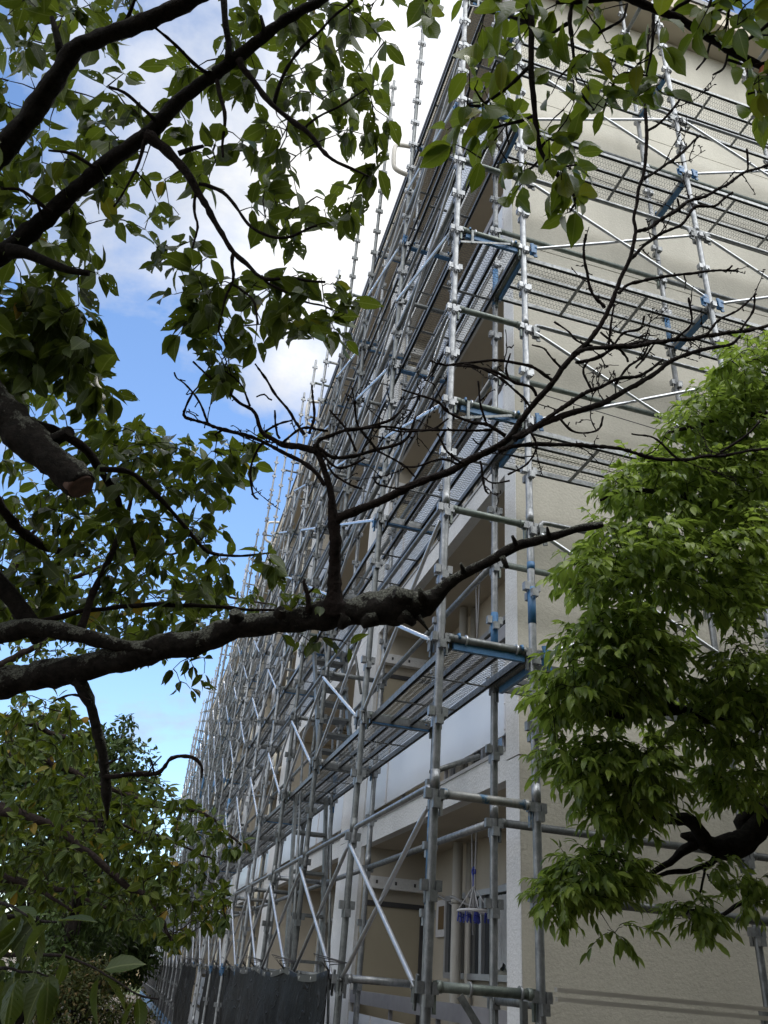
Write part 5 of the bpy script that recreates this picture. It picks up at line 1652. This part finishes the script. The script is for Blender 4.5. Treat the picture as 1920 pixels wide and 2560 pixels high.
CP = [
    ([(1930, 840), (1860, 850), (1800, 890), (1790, 930), (1740, 960), (1700, 1010), (1640, 1080), (1660, 1110), (1760, 1100), (1850, 1120), (1930, 1100)], 110, 4.0, 4.6),
    ([(1930, 1110), (1850, 1130), (1740, 1110), (1640, 1115), (1580, 1150), (1500, 1180), (1468, 1215), (1470, 1250), (1520, 1270), (1640, 1260), (1750, 1290), (1850, 1300), (1930, 1250)], 135, 3.8, 4.4),
    ([(1930, 1260), (1840, 1310), (1720, 1300), (1560, 1280), (1460, 1310), (1390, 1370), (1365, 1440), (1372, 1490), (1420, 1500), (1560, 1480), (1700, 1500), (1800, 1560), (1930, 1560)], 190, 3.5, 4.2),
    ([(1480, 1510), (1400, 1560), (1390, 1640), (1310, 1740), (1300, 1800), (1340, 1815), (1450, 1790), (1560, 1780), (1640, 1740), (1700, 1650), (1650, 1560), (1560, 1500)], 150, 3.4, 3.9),
    ([(1920, 1600), (1800, 1590), (1720, 1690), (1640, 1790), (1680, 1880), (1800, 1900), (1930, 1900), (1930, 1700)], 110, 3.5, 4.0),
    ([(1350, 1850), (1290, 1880), (1340, 1920), (1420, 1960), (1440, 2040), (1480, 2090), (1560, 2080), (1640, 2020), (1680, 1950), (1660, 1880), (1580, 1850), (1460, 1830)], 120, 3.4, 3.8),
    ([(1700, 1910), (1800, 1930), (1930, 1920), (1930, 2010), (1840, 2010), (1740, 2000)], 40, 3.7, 4.1),
    ([(1330, 2200), (1390, 2140), (1460, 2120), (1560, 2140), (1620, 2180), (1560, 2230), (1480, 2250), (1400, 2280), (1350, 2300), (1330, 2260)], 70, 3.4, 3.7),
    ([(1640, 2270), (1700, 2250), (1780, 2280), (1740, 2330), (1700, 2320)], 16, 3.7, 3.8), ([(1840, 2190), (1900, 2200), (1930, 2270), (1850, 2280), (1830, 2240)], 12, 3.8, 3.9), ([(1490, 2300), (1530, 2290), (1550, 2340), (1510, 2350)], 3, 3.6, 3.6),
    ([(1700, 2180), (1760, 2140), (1830, 2200), (1780, 2230)], 6, 3.8, 3.9),
    ([(1930, 900), (1800, 950), (1650, 1130), (1520, 1200), (1500, 1300), (1410, 1400), (1390, 1480), (1440, 1600), (1340, 1760), (1340, 1830), (1430, 1900), (1500, 2010), (1640, 1980), (1700, 1870), (1640, 1760), (1720, 1650), (1700, 1530), (1800, 1560), (1930, 1540)], 110, 4.1, 4.6),
    ([(1940, 700), (2500, 700), (2600, 2300), (1940, 2300)], 200, 3.9, 5.0)]
tg = []
for poly, n, d0, d1 in CP:
    c_ = np.array(poly, float).mean(0)
    poly = [tuple(c_ + (np.array(q) - c_) * [0.86, 0.88] + [22, -6]) for q in poly]
    tg += fill(poly, int(n * 1.25), d0, d1, [], 11)
Cc.grow(tg, L=0.064, W=0.37, leafn=(6, 11), sag=0.10, r_tip=0.0012, r_max=0.005, along=False, shoots=2)
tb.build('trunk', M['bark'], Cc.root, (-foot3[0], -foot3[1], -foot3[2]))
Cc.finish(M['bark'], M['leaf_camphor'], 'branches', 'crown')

# ---- cherries further along the path on the left
foot4 = at(-420, 2480, 6.0)
foot4[2] = GZ
Dt = Tree('cherry_tree', 'cherry tree beyond the bare limb, its low dark crown hanging over the path', 'tree', foot4)
f4 = np.array(foot4)
tb = MB()
tp = smooth_path([(*f4, 0.2), (*(f4 + [0, 0, 1.0]), 0.17), (*at(-330, 2000, 6.0), 0.13), (*at(-250, 1700, 6.2), 0.09)], 0.08)
Dt.add_path(tp, 14, 0.2, 5, tb)
for rows, d0, d1 in (([(-330, 2020, 22), (-100, 2010, 16), (30, 2030, 12), (130, 2061, 9), (202, 2113, 9), (269, 2174, 8), (327, 2220, 7), (385, 2260, 6), (416, 2324, 4), (428, 2353, 3)], 6.0, 5.2),
                     ([(-300, 1900, 18), (-60, 1890, 12), (100, 1900, 9), (240, 1960, 7), (380, 2010, 5), (520, 2040, 4), (600, 2110, 3)], 6.0, 7.0),
                     ([(-250, 1750, 14), (-60, 1780, 10), (80, 1810, 7), (180, 1850, 5)], 6.2, 6.5), ([(-330, 2150, 14), (-80, 2180, 10), (80, 2210, 7), (200, 2240, 5), (330, 2310, 3)], 6.0, 6.0),
                     ([(130, 2061, 5), (200, 2050, 4), (300, 2060, 3.5), (420, 2100, 3), (540, 2150, 2)], 5.8, 6.5), ([(0, 2180, 6), (110, 2230, 5), (180, 2280, 3)], 5.8, 5.6)):
    Dt.branch(rows, d0, d1, 0.06, 7, 0.2, 12, None, 0.03, 0.08)
L1 = [(0, 1760), (100, 1720), (190, 1770), (240, 1850), (250, 1930), (330, 1950), (400, 1960), (480, 2000), (545, 2015), (560, 2060), (620, 2120), (610, 2150), (540, 2150), (560, 2230), (570, 2290), (540, 2330), (470, 2340), (440, 2390), (410, 2340), (340, 2330), (280, 2290), (160, 2280), (60, 2240), (0, 2200)]
tg = fill(L1, 520, 5.0, 7.6, [[(225, 2060), (250, 2040), (260, 2070)], [(360, 2100), (410, 2110), (400, 2130)]], 9)
tg += fill([(-350, 1700), (60, 1740), (60, 2300), (-300, 2300)], 150, 5.4, 7.0)
Dt.grow(tg, L=0.092, W=0.5, hang=0.55, leafn=(5, 9), sag=0.10, r_tip=0.0016, r_max=0.008)
tb.build('trunk', M['bark'], Dt.root, (-foot4[0], -foot4[1], -foot4[2]))
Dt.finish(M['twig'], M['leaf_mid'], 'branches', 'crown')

foot5 = at(-160, 2440, 10.0)
foot5[2] = GZ
Et = Tree('cherry_tree', 'small leaved cherry tree far behind the sawn limb, reaching up beside the blue sky', 'tree', foot5)
f5 = np.array(foot5)
tb = MB()
tp = smooth_path([(*f5, 0.22), (*(f5 + [0, 0, 1.5]), 0.18), (*at(-100, 1850, 10), 0.14), (*at(-40, 1600, 10), 0.09), (*at(40, 1400, 10), 0.05)], 0.12)
Et.add_path(tp, 12, 0.2, 4, tb)
for rows, d0, d1 in (([(-60, 1700, 12), (120, 1600, 8), (300, 1540, 6), (450, 1500, 4), (560, 1490, 3), (680, 1510, 2)], 10, 8.5), ([(-40, 1600, 10), (150, 1460, 7), (330, 1400, 5), (460, 1380, 3)], 10, 9), ([(0, 1500, 8), (100, 1300, 5), (200, 1200, 3)], 10, 9.5), ([(-80, 1780, 8), (100, 1700, 6), (260, 1640, 4), (420, 1640, 3)], 10, 9)):
    Et.branch(rows, d0, d1, 0.08, 6, 0.2, 10, None, 0.04, 0.05)
E1 = [(0, 1250), (150, 1230), (300, 1330), (420, 1380), (480, 1420), (560, 1450), (640, 1480), (720, 1500), (690, 1535), (600, 1560), (480, 1590), (430, 1650), (330, 1660), (240, 1640), (0, 1660)]
tg = fill(E1, 300, 8.0, 10.5, [], 9)
Et.grow(tg, L=0.095, W=0.5, hang=0.5, leafn=(5, 9), sag=0.10, r_tip=0.002, r_max=0.010)
tb.build('trunk', M['bark'], Et.root, (-foot5[0], -foot5[1], -foot5[2]))
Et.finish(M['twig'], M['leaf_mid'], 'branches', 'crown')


def round_tree(name, label, cat, pos, H, Rr, n, L, mat, trunk_h, seed, squash=1.0, group=None, trunk_r=0.16):
    """a tree seen from afar: trunk, forking limbs and clumps of leaves through the crown"""
    t = Tree(name, label, cat, pos, group)
    p = np.array(pos, float)
    tb = MB()
    if trunk_h > 0:
        t.add_path(smooth_path([(*p, trunk_r), (*(p + [0.05, 0.02, trunk_h * 0.5]), trunk_r * 0.8), (*(p + [0, 0.08, trunk_h]), trunk_r * 0.7), (*(p + [0, 0, H * 0.8]), trunk_r * 0.25)], 0.2), 10, 0.2, 4, tb)
    else:
        t.add_path(np.array([[*p, 0.05], [*(p + [0, 0, H * 0.5]), 0.03]]), 8, 0.2, 4, tb)
    c = p + [0, 0, trunk_h + (H - trunk_h) / 2]
    clumps = []
    while len(clumps) < 46:
        v = rng.normal(0, 1, 3)
        v /= np.linalg.norm(v)
        q = v * rng.uniform(0.45, 1.0) ** 0.5
        clumps.append((c + q * [Rr, Rr, (H - trunk_h) / 2 * squash], Rr * rng.uniform(0.22, 0.42)))
    for (q, r) in clumps:
        t.add_path(smooth_path([(*(c + (q - c) * 0.1 - [0, 0, 0.2 * H * (trunk_h > 0)]), 0.03), (*(c + (q - c) * 0.6), 0.02), (*q, 0.01)], 0.15), 5, 0.0)
        for i in range(n // 46):
            v = rng.normal(0, 1, 3)
            v /= np.linalg.norm(v)
            pp = q + v * r * rng.uniform(0.5, 1.1) * [1.15, 1.15, 0.8]
            if pp[2] < p[2] + 0.05:
                continue
            d = v + rng.normal(0, 0.6, 3) + [0, 0, -0.3]
            t.leaf(pp, d / np.linalg.norm(d), v + [0, 0, 0.8], L * rng.uniform(0.7, 1.3), 0.5, 0.3)
    tb.build('trunk', M['bark'], t.root, tuple(-p))
    t.finish(M['bark'], mat, 'branches', 'crown')


def gpos(px, py, dep):
    q = at(px, py, dep)
    q[2] = GZ
    return q


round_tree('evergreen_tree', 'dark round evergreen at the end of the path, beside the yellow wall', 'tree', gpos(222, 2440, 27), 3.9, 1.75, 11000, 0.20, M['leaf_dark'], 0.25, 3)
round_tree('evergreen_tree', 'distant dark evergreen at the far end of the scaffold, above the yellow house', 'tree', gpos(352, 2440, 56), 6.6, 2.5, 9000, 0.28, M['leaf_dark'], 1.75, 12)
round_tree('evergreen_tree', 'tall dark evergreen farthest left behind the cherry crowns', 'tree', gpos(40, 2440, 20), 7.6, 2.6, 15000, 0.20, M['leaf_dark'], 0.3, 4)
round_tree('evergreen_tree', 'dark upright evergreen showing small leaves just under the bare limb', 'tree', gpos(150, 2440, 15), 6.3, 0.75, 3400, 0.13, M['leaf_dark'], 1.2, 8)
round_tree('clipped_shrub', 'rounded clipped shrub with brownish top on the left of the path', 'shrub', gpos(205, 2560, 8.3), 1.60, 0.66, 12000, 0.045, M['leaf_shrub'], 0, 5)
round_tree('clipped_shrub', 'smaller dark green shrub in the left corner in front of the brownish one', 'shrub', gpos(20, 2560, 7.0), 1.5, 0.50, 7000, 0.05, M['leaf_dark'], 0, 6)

# unseen trees added around the camera to shade the foot of the end wall
for (x, y, H, r) in ((-7.5, -9.5, 8.5, 3.0), (-2.2, -9.8, 9.5, 3.2), (2.6, -10.0, 10.5, 3.4), (7.2, -8.6, 10.5, 3.4), (10.8, -4.0, 9.5, 3.0)):
    round_tree('evergreen_tree', 'unseen dense evergreen tree added to shade the foot of the end wall', 'tree', (x, y, GZ), H, r, 8500, 0.46, M['leaf_dark'], 0.5, 9, 1.0, 'unseen evergreens added to shade the end wall')

# ---- the yellowish house and gate at the end of the path
h0 = np.array([1.0, 68.0, GZ])
hs = thing('house', 'pale yellow low house seen at the very end of the path', 'building', tuple(h0))
o = MB().box((-3.4, 0, 0), (7.5, 7, 3.2)).build('wall', M['yellow_wall'], hs)
o = MB().box((-3.9, -0.5, 3.2), (8.0, 7.5, 3.5)).build('roof', M['dark'], hs)
mb = MB()
for x in (-2.2, 0.9):
    mb.box((x - 0.5, -0.03, 0.9), (x + 0.5, -0.004, 2.1))
mb.build('window', M['glass'], hs)
gt = thing('railing', 'thin dark railing standing in front of the pale yellow house', 'fence', (-2.9, 62.0, GZ))
mb = MB()
for z in (0.25, 1.0, 1.25):
    mb.bar((-2.5, 0, z), (3.0, 0, z), 0.04, 0.05)
for i in range(23):
    mb.bar((-2.5 + 0.25 * i, 0, 0), (-2.5 + 0.25 * i, 0, 1.3), 0.03, 0.03)
mb.build('bars', M['dark'], gt)
